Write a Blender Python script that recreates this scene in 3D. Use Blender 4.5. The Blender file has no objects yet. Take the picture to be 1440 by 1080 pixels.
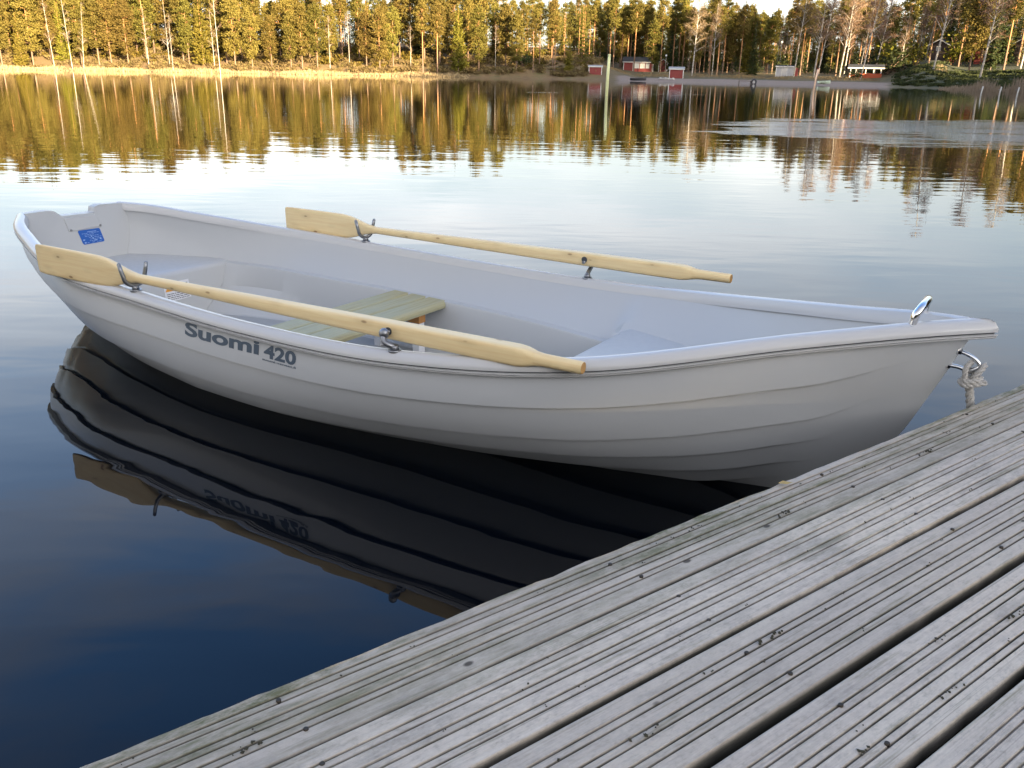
import bpy, bmesh, math, random
import numpy as np
from mathutils import Matrix, Vector
scene = bpy.context.scene
COL = scene.collection
R = math.radians
random.seed(7)

# ------------------------------------------------------------------ camera
CAM_H = 1.2; FPX = 1196.0; PITCH = R(20.15); ROLL = R(1.05)
fw = Vector((0, math.cos(PITCH), -math.sin(PITCH))); up0 = Vector((0, math.sin(PITCH), math.cos(PITCH))); rt0 = Vector((1, 0, 0))
rt = math.cos(ROLL)*rt0 + math.sin(ROLL)*up0; upv = -math.sin(ROLL)*rt0 + math.cos(ROLL)*up0
cam = bpy.data.cameras.new('camera'); cam.sensor_width = 36; cam.lens = FPX/1440*36; cam.clip_start = .05; cam.clip_end = 6000
co = bpy.data.objects.new('camera', cam); COL.objects.link(co)
m = Matrix((rt, upv, -fw)).transposed().to_4x4(); m.translation = (0, 0, CAM_H); co.matrix_world = m
scene.camera = co

def azdir(px):            # horizontal bearing of a column of the view (used to lay out the far shore)
    y = 101.1 + (px-720)*.0183
    d = rt*((px-720)/FPX) - upv*((y-540)/FPX) + fw
    return Vector((d.x, d.y, 0)).normalized()

# ------------------------------------------------------------------ helpers
def obj(name, mesh, mat=None, parent=None):
    o = bpy.data.objects.new(name, mesh); COL.objects.link(o)
    if mat is not None and not mesh.materials:
        for mm in (mat if isinstance(mat, (list, tuple)) else [mat]): mesh.materials.append(mm)
    if parent: o.parent = parent
    return o
def tag(o, label=None, cat=None, group=None, kind=None):
    if label: o['label'] = label
    if cat: o['category'] = cat
    if group: o['group'] = group
    if kind: o['kind'] = kind
    return o
def thing(name, loc, label, cat, rz=0, group=None):
    o = bpy.data.objects.new(name, None); COL.objects.link(o); o.location = loc; o.rotation_euler = (0, 0, rz)
    o.empty_display_size = .2
    return tag(o, label, cat, group)
def mesh_np(name, V, F, smooth=False):
    V = np.asarray(V, np.float32).reshape(-1, 3); F = np.asarray(F, np.int32); k = F.shape[1]
    me = bpy.data.meshes.new(name); me.vertices.add(len(V)); me.vertices.foreach_set('co', V.ravel())
    me.loops.add(F.size); me.loops.foreach_set('vertex_index', F.ravel())
    me.polygons.add(len(F)); me.polygons.foreach_set('loop_start', np.arange(0, F.size, k, dtype=np.int32))
    me.polygons.foreach_set('use_smooth', np.full(len(F), smooth))
    me.update(calc_edges=True); me.validate(); return me
class MB:
    """collects shapes and links them as one mesh"""
    def __init__(s): s.bm = bmesh.new(); s.mi = 0
    def faces(s, vs, fs, smooth=False):
        bv = [s.bm.verts.new(v) for v in vs]
        for f in fs:
            try: q = s.bm.faces.new([bv[i] for i in f]); q.material_index = s.mi; q.smooth = smooth
            except ValueError: pass
        return bv
    def box(s, x0, x1, y0, y1, z0, z1):
        v = [(x, y, z) for z in (z0, z1) for y in (y0, y1) for x in (x0, x1)]
        s.faces(v, [(0,2,3,1),(4,5,7,6),(0,1,5,4),(2,6,7,3),(0,4,6,2),(1,3,7,5)])
    def tube(s, pts, rad, n=8, cap=True, smooth=True):
        pts = [Vector(p) for p in pts]; rads = rad if isinstance(rad, (list, tuple)) else [rad]*len(pts)
        rings = []; a = None
        for i, p in enumerate(pts):
            t = (pts[min(i+1, len(pts)-1)] - pts[max(i-1, 0)]).normalized()
            if a is None: a = t.orthogonal().normalized()
            else: a = (a - t*a.dot(t)).normalized()
            b = t.cross(a)
            rings.append([p + (a*math.cos(2*math.pi*k/n) + b*math.sin(2*math.pi*k/n))*rads[i] for k in range(n)])
        vs = [v for r in rings for v in r]; fs = []
        for i in range(len(pts)-1):
            for k in range(n):
                fs.append((i*n+k, i*n+(k+1) % n, (i+1)*n+(k+1) % n, (i+1)*n+k))
        bv = s.faces(vs, fs, smooth)
        if cap:
            for q in (bv[:n][::-1], bv[-n:]):
                f = s.bm.faces.new(q); f.material_index = s.mi
    def sphere(s, c, r, sc=(1,1,1), n=10):
        vs = []; fs = []
        for i in range(n//2+1):
            th = math.pi*i/(n//2)
            for k in range(n): vs.append((c[0]+r*sc[0]*math.sin(th)*math.cos(2*math.pi*k/n), c[1]+r*sc[1]*math.sin(th)*math.sin(2*math.pi*k/n), c[2]+r*sc[2]*math.cos(th)))
        for i in range(n//2):
            for k in range(n): fs.append((i*n+k, (i+1)*n+k, (i+1)*n+(k+1) % n, i*n+(k+1) % n))
        s.faces(vs, fs, True)
    def prism(s, poly, axis, a0, a1):   # poly of 2-d points extruded along an axis ('x','y','z')
        def P(u, v, w): return {'x': (w, u, v), 'y': (u, w, v), 'z': (u, v, w)}[axis]
        n = len(poly); vs = [P(u, v, a0) for u, v in poly] + [P(u, v, a1) for u, v in poly]
        s.faces(vs, [tuple(range(n))[::-1], tuple(range(n, 2*n))] + [(i, (i+1) % n, n+(i+1) % n, n+i) for i in range(n)])
    def build(s, name, mat, parent=None, merge=False):
        if merge: bmesh.ops.remove_doubles(s.bm, verts=s.bm.verts, dist=1e-5)
        bmesh.ops.recalc_face_normals(s.bm, faces=s.bm.faces)
        me = bpy.data.meshes.new(name); s.bm.to_mesh(me); s.bm.free(); return obj(name, me, mat, parent)
def bevel(o, w, seg=2):
    md = o.modifiers.new('bevel', 'BEVEL'); md.width = w; md.segments = seg; md.limit_method = 'ANGLE'; md.angle_limit = R(40); md.harden_normals = False
    return o
def grid(name, P, mat=None, parent=None, smooth=True, sharp=None, closed=False):   # P: (a,b,3)
    a, b = P.shape[:2]; i = np.arange(a*b).reshape(a, b)
    if closed: i = np.concatenate([i, i[:, :1]], 1)
    F = np.stack([i[:-1, :-1], i[1:, :-1], i[1:, 1:], i[:-1, 1:]], -1).reshape(-1, 4)
    me = mesh_np(name, P.reshape(-1, 3), F, smooth)
    if sharp is not None: me.set_sharp_from_angle(angle=sharp)
    return obj(name, me, mat, parent)

# ------------------------------------------------------------------ materials
class NT:
    def __init__(s, name):
        s.m = bpy.data.materials.new(name); s.m.use_nodes = True; s.t = s.m.node_tree; s.n = s.t.nodes; s.b = s.n['Principled BSDF']; s.out = s.n['Material Output']
    def node(s, ty, **kw):
        n = s.n.new(ty)
        for k, v in kw.items():
            if k.startswith('_'): setattr(n, k[1:], v)
            else: n.inputs[k.replace('__', ' ')].default_value = v
        return n
    def link(s, a, b): s.t.links.new(a, b)
    def coords(s, scale=(1,1,1), kind='Object', rot=(0,0,0)):
        tc = s.n.new('ShaderNodeTexCoord'); mp = s.n.new('ShaderNodeMapping'); mp.inputs['Scale'].default_value = scale; mp.inputs['Rotation'].default_value = rot
        s.link(tc.outputs[kind], mp.inputs['Vector']); return mp.outputs['Vector']
    def noise(s, vec, scale=1, detail=4, rough=.55, dist=0):
        n = s.node('ShaderNodeTexNoise', Scale=scale, Detail=detail, Roughness=rough, Distortion=dist); s.link(vec, n.inputs['Vector']); return n.outputs['Fac']
    def ramp(s, fac, stops, interp='LINEAR'):
        r = s.n.new('ShaderNodeValToRGB'); r.color_ramp.interpolation = interp; e = r.color_ramp.elements
        while len(e) < len(stops): e.new(.5)
        for i, (p, c) in enumerate(stops):
            e[i].position = p; e[i].color = (*c, 1) if isinstance(c, tuple) else (c, c, c, 1)
        s.link(fac, r.inputs['Fac']); return r.outputs['Color']
    def mix(s, fac, a, b, mode='MIX'):
        x = s.n.new('ShaderNodeMix'); x.data_type = 'RGBA'; x.blend_type = mode
        for sock, v in ((x.inputs[0], fac), (x.inputs[6], a), (x.inputs[7], b)):
            if isinstance(v, (int, float)): sock.default_value = v
            elif isinstance(v, tuple): sock.default_value = (*v, 1)
            else: s.link(v, sock)
        return x.outputs[2]
    def math(s, op, a, b=0.0, clamp=False):
        x = s.n.new('ShaderNodeMath'); x.operation = op; x.use_clamp = clamp
        for k, v in enumerate((a, b)):
            if isinstance(v, (int, float)): x.inputs[k].default_value = v
            else: s.link(v, x.inputs[k])
        return x.outputs[0]
    def bump(s, h, dist=.01, strength=1, normal=None):
        b = s.node('ShaderNodeBump', Strength=strength, Distance=dist); s.link(h, b.inputs['Height'])
        if normal is not None: s.link(normal, b.inputs['Normal'])
        return b.outputs['Normal']
    def base(s, c, rough=.5, **kw):
        if isinstance(c, tuple): s.b.inputs['Base Color'].default_value = (*c, 1)
        else: s.link(c, s.b.inputs['Base Color'])
        if isinstance(rough, (int, float)): s.b.inputs['Roughness'].default_value = rough
        else: s.link(rough, s.b.inputs['Roughness'])
        for k, v in kw.items():
            k = k.replace('__', ' ')
            if isinstance(v, (int, float, tuple)): s.b.inputs[k].default_value = v
            else: s.link(v, s.b.inputs[k])
        return s.m
def simple(name, c, rough=.5, var=.12, scale=8, **kw):
    t = NT(name); f = t.noise(t.coords(), scale, 3)
    return t.base(t.mix(f, tuple(x*(1-var) for x in c), tuple(min(1, x*(1+var)) for x in c)), rough, **kw)

def mat_gelcoat(name, c, rough):
    t = NT(name); v = t.coords()
    f = t.noise(v, 2.2, 3); g = t.noise(v, 40, 3)
    col = t.mix(f, tuple(x*.97 for x in c), tuple(x*1.03 for x in c))
    rg = t.ramp(g, [(.3, rough*.85), (.7, rough*1.2)])
    return t.base(col, rg, Normal=t.bump(t.noise(v, 6, 2), .004, .3), Specular__IOR__Level=.5)
GEL = mat_gelcoat('grey_gelcoat', (.475, .49, .505), .22)
LINER = mat_gelcoat('grey_liner_gelcoat', (.475, .485, .49), .36)
FLOORM = mat_gelcoat('grey_nonslip_gelcoat', (.35, .36, .365), .6)
RAIL = mat_gelcoat('grey_rail', (.55, .55, .55), .2)
GROOVE = simple('dark_groove', (.06, .065, .075), .5)
def mat_pine(name, a, b, knot, vec_scale=(1,1,1)):
    t = NT(name); v = t.coords()
    st = t.coords((1.2, 30, 30)); gr = t.noise(st, 3.0, 4, .6, .6)
    col = t.ramp(gr, [(.25, a), (.5, tuple((x+y)/2 for x, y in zip(a, b))), (.75, b)])
    vo = t.node('ShaderNodeTexVoronoi', Scale=1.0, Randomness=1.0); t.link(t.coords((7, 19, 19)), vo.inputs['Vector'])
    k = t.ramp(vo.outputs['Distance'], [(.04, 1.0), (.075, .7), (.11, 0.0)])
    col = t.mix(k, col, knot)
    halo = t.ramp(vo.outputs['Distance'], [(.08, .30), (.34, 0.0)])
    col = t.mix(halo, col, tuple(x*.62 for x in b))
    return t.base(col, .48, Normal=t.bump(gr, .0012, .5))
PINE = mat_pine('yellow_pine_wood', (.93, .76, .44), (.82, .60, .30), (.26, .12, .045))
PINE_END = simple('pine_end_grain', (.55, .30, .10), .7, .3, 40)
THW = mat_pine('impregnated_greenish_wood', (.36, .36, .22), (.29, .27, .15), (.10, .07, .04))
STEEL = simple('galvanised_steel', (.30, .31, .33), .42, .25, 60, Metallic=1.0)
CHROME = simple('polished_stainless_steel', (.82, .83, .85), .10, .04, 20, Metallic=1.0)
DECAL = simple('dark_slate_decal', (.055, .085, .125), .4, .06)
BLUE = simple('blue_plate', (.01, .10, .42), .35, .1, 30)
WHITE = simple('pale_blue_print', (.30, .45, .75), .4, .05)
LABELW = simple('white_label', (.72, .72, .74), .4, .04)
ORANGE = simple('orange_print', (.75, .33, .03), .4, .05)
INK = simple('black_print', (.05, .05, .055), .5, .1)
SCREW = simple('steel_screw', (.35, .35, .36), .4, .1, 40, Metallic=1.0)

# ------------------------------------------------------------------ boat
O_B = Vector((-2.2804, 4.3908, 0)); TH_B = R(-33.059)
boat = thing('rowing_boat', O_B, 'light grey clinker style rowing boat moored beside the wooden dock', 'rowing boat', TH_B)
KS = np.array([0,.12,.4,.9,1.5,2.1,2.7,3.3,3.8,4.1,4.2])
KB = np.array([.278,.355,.466,.610,.650,.662,.623,.478,.205,.059,.0])
KZ = np.array([.503,.493,.463,.42,.403,.392,.402,.46,.553,.605,.616])
ZKS = np.array([-.1,0,.12,.22,.34,.5,.8,1.6,2.4,3.0,3.35,3.5,3.69,3.85,3.95,4.028,4.067,4.104,4.144,4.16,4.3])
ZKZ = np.array([.06,.02,-.02,-.06,-.09,-.11,-.13,-.15,-.14,-.09,-.055,-.04,0,.055,.165,.279,.373,.465,.57,.60,.8])
PS = np.array([0,.337,.672,.988,1.357,1.635,2.014,2.318,2.59,2.844,3.032,3.23,3.5,3.8,4.0,4.17])
PV = np.array([1.9,1.75,1.95,2.4,3.1,3.5,3.3,2.85,2.55,2.47,2.4,2.4,2.1,1.6,1.3,1.15])
def herm(xs, ys, x):
    m = np.gradient(ys, xs); x = np.asarray(x, float); i = np.clip(np.searchsorted(xs, x)-1, 0, len(xs)-2)
    h = xs[i+1]-xs[i]; t = np.clip((x-xs[i])/h, 0, 1)
    return (2*t**3-3*t**2+1)*ys[i]+(t**3-2*t**2+t)*h*m[i]+(-2*t**3+3*t**2)*ys[i+1]+(t**3-t**2)*h*m[i+1]
bG = lambda s: np.maximum(herm(KS, KB, s), 0)
zG = lambda s: herm(KS, KZ, s)
zK = lambda s: herm(ZKS, ZKZ, s)
bH = lambda s: np.maximum(bG(s)-.018, 0)
zT = lambda s: zG(s)-.032
STR_U = [.20, .43, .592, .745, .885]            # the strake laps
STR_F = [4.02, 3.95, 3.88, 3.82, 3.72]          # where each lap fades towards the stem
def hull_pt(s, u, side, lap=True, off=0.0):
    s = np.asarray(s, float); u = np.asarray(u, float)
    zt, zk = zT(s), zK(s); p = np.interp(s, PS, PV); bh = bH(s)
    z = zt-u*(zt-zk); n = bh*(1-u**p)
    # outward normal of the section
    dn = -bh*p*np.maximum(u, 1e-3)**(p-1); dz = -(zt-zk); L = np.sqrt(dn**2+dz**2)+1e-6
    nn, nz = -dz/L, dn/L
    d = np.zeros_like(n)+off
    if lap:
        prev = 0.0
        for k, uk in enumerate(STR_U + [1.0001]):
            w = (u >= prev) & (u < uk)
            fade = np.clip((STR_F[min(k, 4)]-s)/.28, 0, 1); fade = fade*fade*(3-2*fade)
            d = d + np.where(w, (.017 if k < 5 else 0)*fade*((u-prev)/(uk-prev))-(.009*fade if 0 < k < 5 else 0)*np.exp(-((u-prev)/.016)**2), 0.0)
            prev = uk
    n = n+nn*d; z = z+nz*d
    rk = .12*np.clip(1-s/.4, 0, 1)*np.clip((zG(s)-z)/.5, 0, 1)
    return s+rk, side*np.maximum(n, 0), z
ss = np.concatenate([np.linspace(0, 3.4, 90), np.linspace(3.42, 4.145, 70)])
us = [0.0]
prev = 0
for uk in STR_U + [1.0]:
    us += ([prev+.012, prev+.026] if prev else []) + list(np.linspace(prev, uk, 9)[1:-1]) + ([uk-.008, uk-1e-4, uk+3e-4] if uk < 1 else [1.0])
    prev = uk
us = np.array(sorted(set(us))); us[0] = 0
S, U = np.meshgrid(ss, us, indexing='ij')
near = np.stack(hull_pt(S, U, -1), -1); far = np.stack(hull_pt(S, U, 1), -1)
P = np.concatenate([near, far[:, ::-1][:, 1:]], 1)
hull = grid('hull', P, GEL, boat, True, R(24))
# transom (outer board with the ears and the outboard notch)
def inner_b(s): return np.maximum(bG(s)-.05, 0)
mb = MB()
edge = [(-.245, .512), (-.16, .514), (-.118, .508), (-.085, .480), (.090, .478), (.098, .505), (.13, .514), (.245, .508)]
def hull_n0(z):
    u_ = (float(zT(.04))-z)/(float(zT(.04))-float(zK(.04))); return max(float(bH(.04))*(1-max(u_, 0)**float(np.interp(.04, PS, PV)))-.012, .05)
sec = [tuple(float(c) for c in hull_pt(0.0, u, 1, False)) for u in np.linspace(0, 1, 16)]
low_out = [(x, n, z) for x, n, z in sec]
# outer face
outer = [(-.0+0.0, n, z) for n, z in edge]
ring_o = outer + [(x+.002, n, z) for x, n, z in low_out] + [(x+.002, -n, z) for x, n, z in low_out[::-1][1:]]
mb.faces(ring_o, [tuple(range(len(ring_o)))])
# inner face (a plane at 0.05, dropping to the stern seat)
rkz = lambda z: .12*min(max((.503-z)/.5, 0), 1)
inn_ = [(.052+rkz(z), n*(1.07 if abs(n) > .2 else .985), z) for n, z in edge]
low_ = [(.054+rkz(z), hull_n0(z), z) for z in (.44, .38, .32, .26, .20)]
inner = inn_ + low_ + [(x, -n, z) for x, n, z in low_[::-1]]
mb.faces(inner, [tuple(range(len(inner)))])
k = len(edge)
mb.faces(outer + inner[:k], [(i, i+1, k+i+1, k+i) for i in range(k-1)])
bevel(mb.build('transom', LINER, boat), .006, 2)
# recessed outboard pad, info plate
def quad_plate(name, q, s0, th, mat, parent, bev=.0):
    mb = MB(); n = len(q)
    vs = [(s0+rkz(b), a, b) for a, b in q] + [(s0+th+rkz(b), a, b) for a, b in q]
    mb.faces(vs, [tuple(range(n))[::-1], tuple(range(n, 2*n))] + [(i, (i+1) % n, n+(i+1) % n, n+i) for i in range(n)])
    o = mb.build(name, mat, parent)
    if bev: bevel(o, bev, 2)
    return o
pad = quad_plate('outboard_pad', [(-.080, .470), (.088, .470), (.112, .408), (-.072, .402)], .050, .007, LINER, boat, .003)
for n_, z_ in ((-.06, .408), (.10, .414)):
    mb = MB(); mb.tube([(.0572+rkz(z_), n_, z_), (.060+rkz(z_), n_, z_)], .006, 10); mb.build('screw', SCREW, pad)
plate = quad_plate('info_plate', [(-.026, .396), (-.021, .401), (.088, .401), (.093, .396), (.101, .338), (.097, .332), (-.012, .330), (-.017, .335)], .0535, .002, BLUE, boat)
plate['label'] = 'small blue information plate with white print'
mb = MB(); rr = random.Random(3)
def bar(mb, s0, n0, n1, z0, z1): s0 += rkz((z0+z1)/2)+.0006; mb.box(s0, s0+.0006, n0, n1, z0, z1)
for row, z_ in enumerate((.390, .383, .376, .369, .361, .353, .345, .337)):
    n_ = -.012+.001*row
    if row == 0: bar(mb, .0555, .02, .07, z_-.002, z_+.001); continue
    while n_ < .085:
        w = rr.uniform(.004, .014)
        if rr.random() < .62: bar(mb, .0555, n_, min(n_+w, .09), z_-.0011, z_+.0011)
        n_ += w+.003
for a, b, c, d in ((-.012, -.004, .349, .356), (-.008, .0, .335, .342), (.034, .040, .362, .370), (.039, .046, .352, .361), (.045, .062, .343, .348), (.078, .086, .346, .352)):
    bar(mb, .0562, a, b, c, d)
mb.build('print', WHITE, plate)

# lip (gunwale rail): swept section round the bow
prof = [(-.056, -.030), (-.053, -.006), (-.046, .006), (-.034, .011), (-.020, .010), (-.008, .005), (-.001, -.005), (.003, -.012), (.003, -.0205),
        (-.0045, -.0213), (-.0045, -.0258), (.004, -.0266), (.004, -.0300), (.0005, -.0306), (.0005, -.0318), (.003, -.0324), (.002, -.036), (-.004, -.039), (-.022, -.041)]
sp = np.concatenate([np.linspace(0, .5, 26), np.linspace(.52, 3.9, 90), np.linspace(3.92, 4.2, 30)])
def path_pts(side): return np.stack([sp, side*bG(sp), zG(sp)], -1)
pn = path_pts(-1); pf = path_pts(1)[::-1][1:]
path = np.concatenate([pn, pf]); tang = np.gradient(path, axis=0); tang[:, 2] = 0; tang /= np.linalg.norm(tang, axis=1)[:, None]
outn = np.stack([tang[:, 1], -tang[:, 0]], -1)
half = len(sp)-1
L = []
for i, p in enumerate(path):
    side = -1 if i < half else 1
    row = []
    for dn, dz in prof:
        a = p[0]+outn[i, 0]*dn; b = p[1]+outn[i, 1]*dn
        if i == half: b = 0.0
        elif b*side < 0: b = 0.0
        a = min(a, 4.205)
        row.append((a, b, p[2]+dz))
    L.append(row)
lip = grid('gunwale', np.array(L), RAIL, boat, True, R(35))
me = lip.data; me.materials.append(GROOVE)
npf = len(prof)-1
for i, pl in enumerate(me.polygons):
    if i % npf in (9, 13): pl.material_index = 1
# liner
def hull_n(s, z):
    zt, zk = float(zT(s)), float(zK(s)); u = min(max((zt-z)/(zt-zk), 0), 1)
    return max(float(bH(s))*(1-u**float(np.interp(s, PS, PV)))-.024, 0.0)
def inset(s): return np.interp(s, [0, .3, .66, 1.2, 1.7, 2.1, 2.5, 2.86, 3.3, 3.7, 4.1], [.056, .085, .112, .148, .155, .172, .195, .212, .205, .19, .15])
sl = np.concatenate([np.linspace(.045, 3.7, 100), np.linspace(3.72, 4.13, 24)])
rows = []
for s in sl:
    b = float(bG(s)); zg = float(zG(s)); zl = .245 if s < 2.93 else .29
    top = max(b-.0535, 0.0); bl = max(b-float(inset(s)), 0.0)
    if b-float(inset(s)) < 0:
        k = top/max(float(inset(s))-.0535, 1e-3); zl = (zg-.03)-(zg-.03-zl)*min(k, 1); bl = 0.0
    fl = .02 if s < 2.93 else zl-.02
    i1 = max(bl-.012, 0); i2 = max(bl-.030, 0); i3 = max(bl-.056, 0); i4 = max(bl-.10, 0)
    zt = zg-.02
    half_row = [(top, zt)] + [(top+(bl-top)*t+.010*math.sin(math.pi*t)*min(1, top/.1), zt+(zl-zt)*t) for t in (.15, .3, .5, .7, .85, .95)] + [(bl, zl), (i1, zl-.001), (i2, zl-.004), (max(i2-.004, 0), zl-.012), (max(i2-.012, 0), (zl+fl)*.5), (i3, fl+.03), (i4, fl), (i4*.6, fl), (i4*.2, fl)]
    half_row = half_row[:1]+[(min(n, hull_n(s, z)), z) for n, z in half_row[1:]]
    rs = lambda z: .12*min(max(1-s/.4, 0), 1)*min(max((zg-z)/.5, 0), 1)
    rows.append([(s+rs(z), -n, z) for n, z in half_row] + [(s+rs(z), n, z) for n, z in half_row[::-1]])
liner = grid('inner_liner', np.array(rows), LINER, boat, True, R(30))
# floor panel with non slip finish (sits on the liner floor)
fs_ = np.linspace(.66, 2.92, 60); rows = []
for s in fs_:
    w = max(min(float(bG(s)-inset(s))-.125, hull_n(s, .0215)-.03), .02); rows.append([(s, -w, .0215), (s, -w+.006, .0255), (s, w-.006, .0255), (s, w, .0215)])
grid('floor', np.array(rows), FLOORM, boat, True, R(30))
# stern seat moulding
mb = MB(); rows = []
for s, z in ((.112, .252), (.30, .252), (.62, .252), (.645, .249), (.657, .240), (.662, .226), (.675, .10), (.69, .02)):
    w = float(bG(min(s, .66))-inset(min(s, .66)))+.012
    w = min(w-(.252-z)*.28, hull_n(s, z))
    rows.append([(s, t*w, z) for t in np.linspace(-1, 1, 9)])
seat = grid('stern_seat', np.array(rows), LINER, boat, True, R(60))
# warning label on the seat front
warn = MB()
def face_pt(n, z): return (.662+(.226-z)*.11+.0022, n, z)
def face_quad(mb, q):
    v = [face_pt(*p) for p in q]; w = [(x-.0015, y, z) for x, y, z in v]; k = len(v)
    mb.faces(v+w, [tuple(range(k)), tuple(range(k, 2*k))[::-1]] + [(i, (i+1) % k, k+(i+1) % k, k+i) for i in range(k)])
face_quad(warn, [(.168, .20), (.168, .112), (.030, .105), (.022, .112), (.022, .20)])
wl = warn.build('warning_label', LABELW, boat)
wl['label'] = 'white warning label with orange triangle'
mb = MB()
def fq2(mb, q, d):
    v = [(p[0]+d, p[1], p[2]) for p in (face_pt(*r) for r in q)]; w = [(x-.0007, y, z) for x, y, z in v]; k = len(v)
    mb.faces(v+w, [tuple(range(k)), tuple(range(k, 2*k))[::-1]] + [(i, (i+1) % k, k+(i+1) % k, k+i) for i in range(k)])
fq2(mb, [(.050, .190), (.028, .158), (.072, .158)], .0008); mb.build('warning_triangle', ORANGE, wl)
mb = MB(); rr = random.Random(5)
for z_ in (.187, .178, .164, .155, .146, .137, .128, .119):
    n_ = .084 if z_ > .15 else .034
    while n_ < .155:
        w = rr.uniform(.006, .02)
        fq2(mb, [(n_, z_), (n_, z_-.003), (min(n_+w, .158), z_-.003), (min(n_+w, .158), z_)], .0008); n_ += w+.004
mb.build('print', INK, wl)
mb = MB(); fq2(mb, [(.0525, .181), (.0475, .181), (.0485, .168), (.0515, .168)], .0012); mb.build('exclamation_mark', INK, wl)
# bow seat moulding
rows = []
for s, z in ((2.945, .02), (2.975, .22), (2.980, .285), (2.986, .297), (3.0, .302), (3.3, .302), (3.6, .302), (3.80, .304)):
    w = max(float(bG(max(s, 2.98))-inset(max(s, 2.98)))+.022, .01)
    w = w-max(.302-z, 0)*.30
    rows.append([(s+.02*(1-t*t)*0, t*w, z) for t in np.linspace(-1, 1, 9)])
grid('bow_seat', np.array(rows), LINER, boat, True, R(60))
# middle thwart: three planks
th_ = bpy.data.objects.new('thwart', None)
mb = MB()
zt = .243; th = .028
edges = [(1.742, 1.840), (1.847, 1.943), (1.950, 2.066)]
for a, b in edges:
    hw = .497
    c = .006
    poly = [(a, zt-th), (a, zt-c*.6), (a+c, zt), (b-c, zt), (b, zt-c*.6), (b, zt-th)]
    if b > 2.05: poly = [(a, zt-th), (a, zt-c*.6), (a+c, zt), (b-.016, zt), (b-.004, zt-.007), (b, zt-.016), (b-.002, zt-th)]
    mb.prism(poly, 'y', -hw, hw-.006)
bpy.data.objects.remove(th_)
thw = mb.build('thwart', None, boat)
tw = NT('thwart_wood'); g = tw.noise(tw.coords((30, 1.4, 30)), 2.6, 4, .6, .5)
tcol = tw.ramp(g, [(.25, (.48, .44, .27)), (.55, (.39, .35, .19)), (.8, (.30, .22, .10))])
stain = tw.ramp(tw.noise(tw.coords((6, 2, 6)), 2, 3), [(.4, 0.0), (.7, .6)])
thw.data.materials.append(tw.base(tw.mix(stain, tcol, (.36, .37, .26)), .6, Normal=tw.bump(g, .001, .5)))
for n_ in (.33, -.33):
    mb = MB(); mb.box(1.76, 2.035, n_-.022, n_+.022, zt-th-.045, zt-th-.001); br = mb.build('bearer', simple('warm_brown_wood', (.42, .19, .05), .6, .2, 20), thw) if n_ > 0 else mb.build('bearer', bpy.data.materials['warm_brown_wood'], thw)
    for s_ in (1.77, 1.995):
        mb = MB(); mb.box(s_, s_+.035, n_-.02, n_+.02, .024, zt-th-.047); mb.build('post', LABELW, thw)

# oarlocks (two crutches aft, two horns with a pin forward)
def lip_top(s, side, inn=.026): return Vector((s, side*(float(bG(s))-inn), float(zG(s))+.009))
def crutch(side, s):
    b = lip_top(s, side); mb = MB()
    mb.tube([b+Vector((0, 0, -.002)), b+Vector((0, 0, .006))], .021, 14)
    mb.tube([b+Vector((0, 0, .004)), b+Vector((0, 0, .020))], [.014, .012], 12)
    pts = []; rad = []
    for k in range(15):
        a = math.pi*(k/14); x = math.cos(a); z = -math.sin(a)
        pts.append(b+Vector((.010*x, .033*x*(1+.1), .055+.034*z))); rad.append(.0080)
    pts = [pts[0]+Vector((.012, .004, .046)), pts[0]+Vector((.006, .003, .024))] + pts + [pts[-1]+Vector((-.006, -.003, .024)), pts[-1]+Vector((-.012, -.004, .046))]
    rad = [.0072, .0077] + rad + [.0077, .0072]
    mb.tube(pts, rad, 10)
    mb.sphere(pts[0], .0072); mb.sphere(pts[-1], .0072)
    mb.build('oarlock', STEEL, boat)
def horn(side, s, oz):
    b = lip_top(s, side); mb = MB(); on = side
    mb.tube([b+Vector((0, 0, -.002)), b+Vector((0, 0, .005))], .020, 14)
    mb.tube([b+Vector((0, 0, .004)), b+Vector((0, 0, .018))], [.0135, .0115], 12)
    oc = oar_centre(side, s-.02)
    tip = Vector((s-.035, oc.y+side*.048, oz))
    pts = []
    for k in range(11):
        t = k/10; q = b+Vector((0, 0, .012))
        c1 = q+Vector((-.014, side*.022, .010)); c2 = tip+Vector((.002, side*.016, -.024))
        pts.append(q*(1-t)**3+c1*3*t*(1-t)**2+c2*3*t*t*(1-t)+tip*t**3)
    mb.tube(pts, [.0092-.0006*math.sin(k*.3) for k in range(11)], 10)
    mb.sphere(tip, .0165, (1, .9, 1), 14)
    mb.tube([tip, Vector((s-.035, oc.y-side*.036, oz))], .0062, 10)
    mb.build('oarlock', STEEL, boat)
NEAR_OAR = (Vector((.855, -.650, .463)), Vector((3.29, -.525, .458)))
FAR_OAR = (Vector((.88, .645, .465)), Vector((3.27, .662, .480)))
def oar_centre(side, s):
    a, b = NEAR_OAR if side < 0 else FAR_OAR
    t = (s-a.x)/(b.x-a.x); return a+(b-a)*t
for sd in (-1, 1):
    crutch(sd, 1.452); horn(sd, 2.69, .460 if sd < 0 else .468)

def smooth_path(pts, n=6):
    pts = [Vector(p) for p in pts]; out = []
    for i in range(len(pts)-1):
        p0, p1, p2, p3 = pts[max(i-1, 0)], pts[i], pts[i+1], pts[min(i+2, len(pts)-1)]
        for k in range(n):
            t = k/n
            out.append(.5*((2*p1)+(p2-p0)*t+(2*p0-5*p1+4*p2-p3)*t*t+(3*p1-p0-3*p2+p3)*t**3))
    return out+[pts[-1]]
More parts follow.
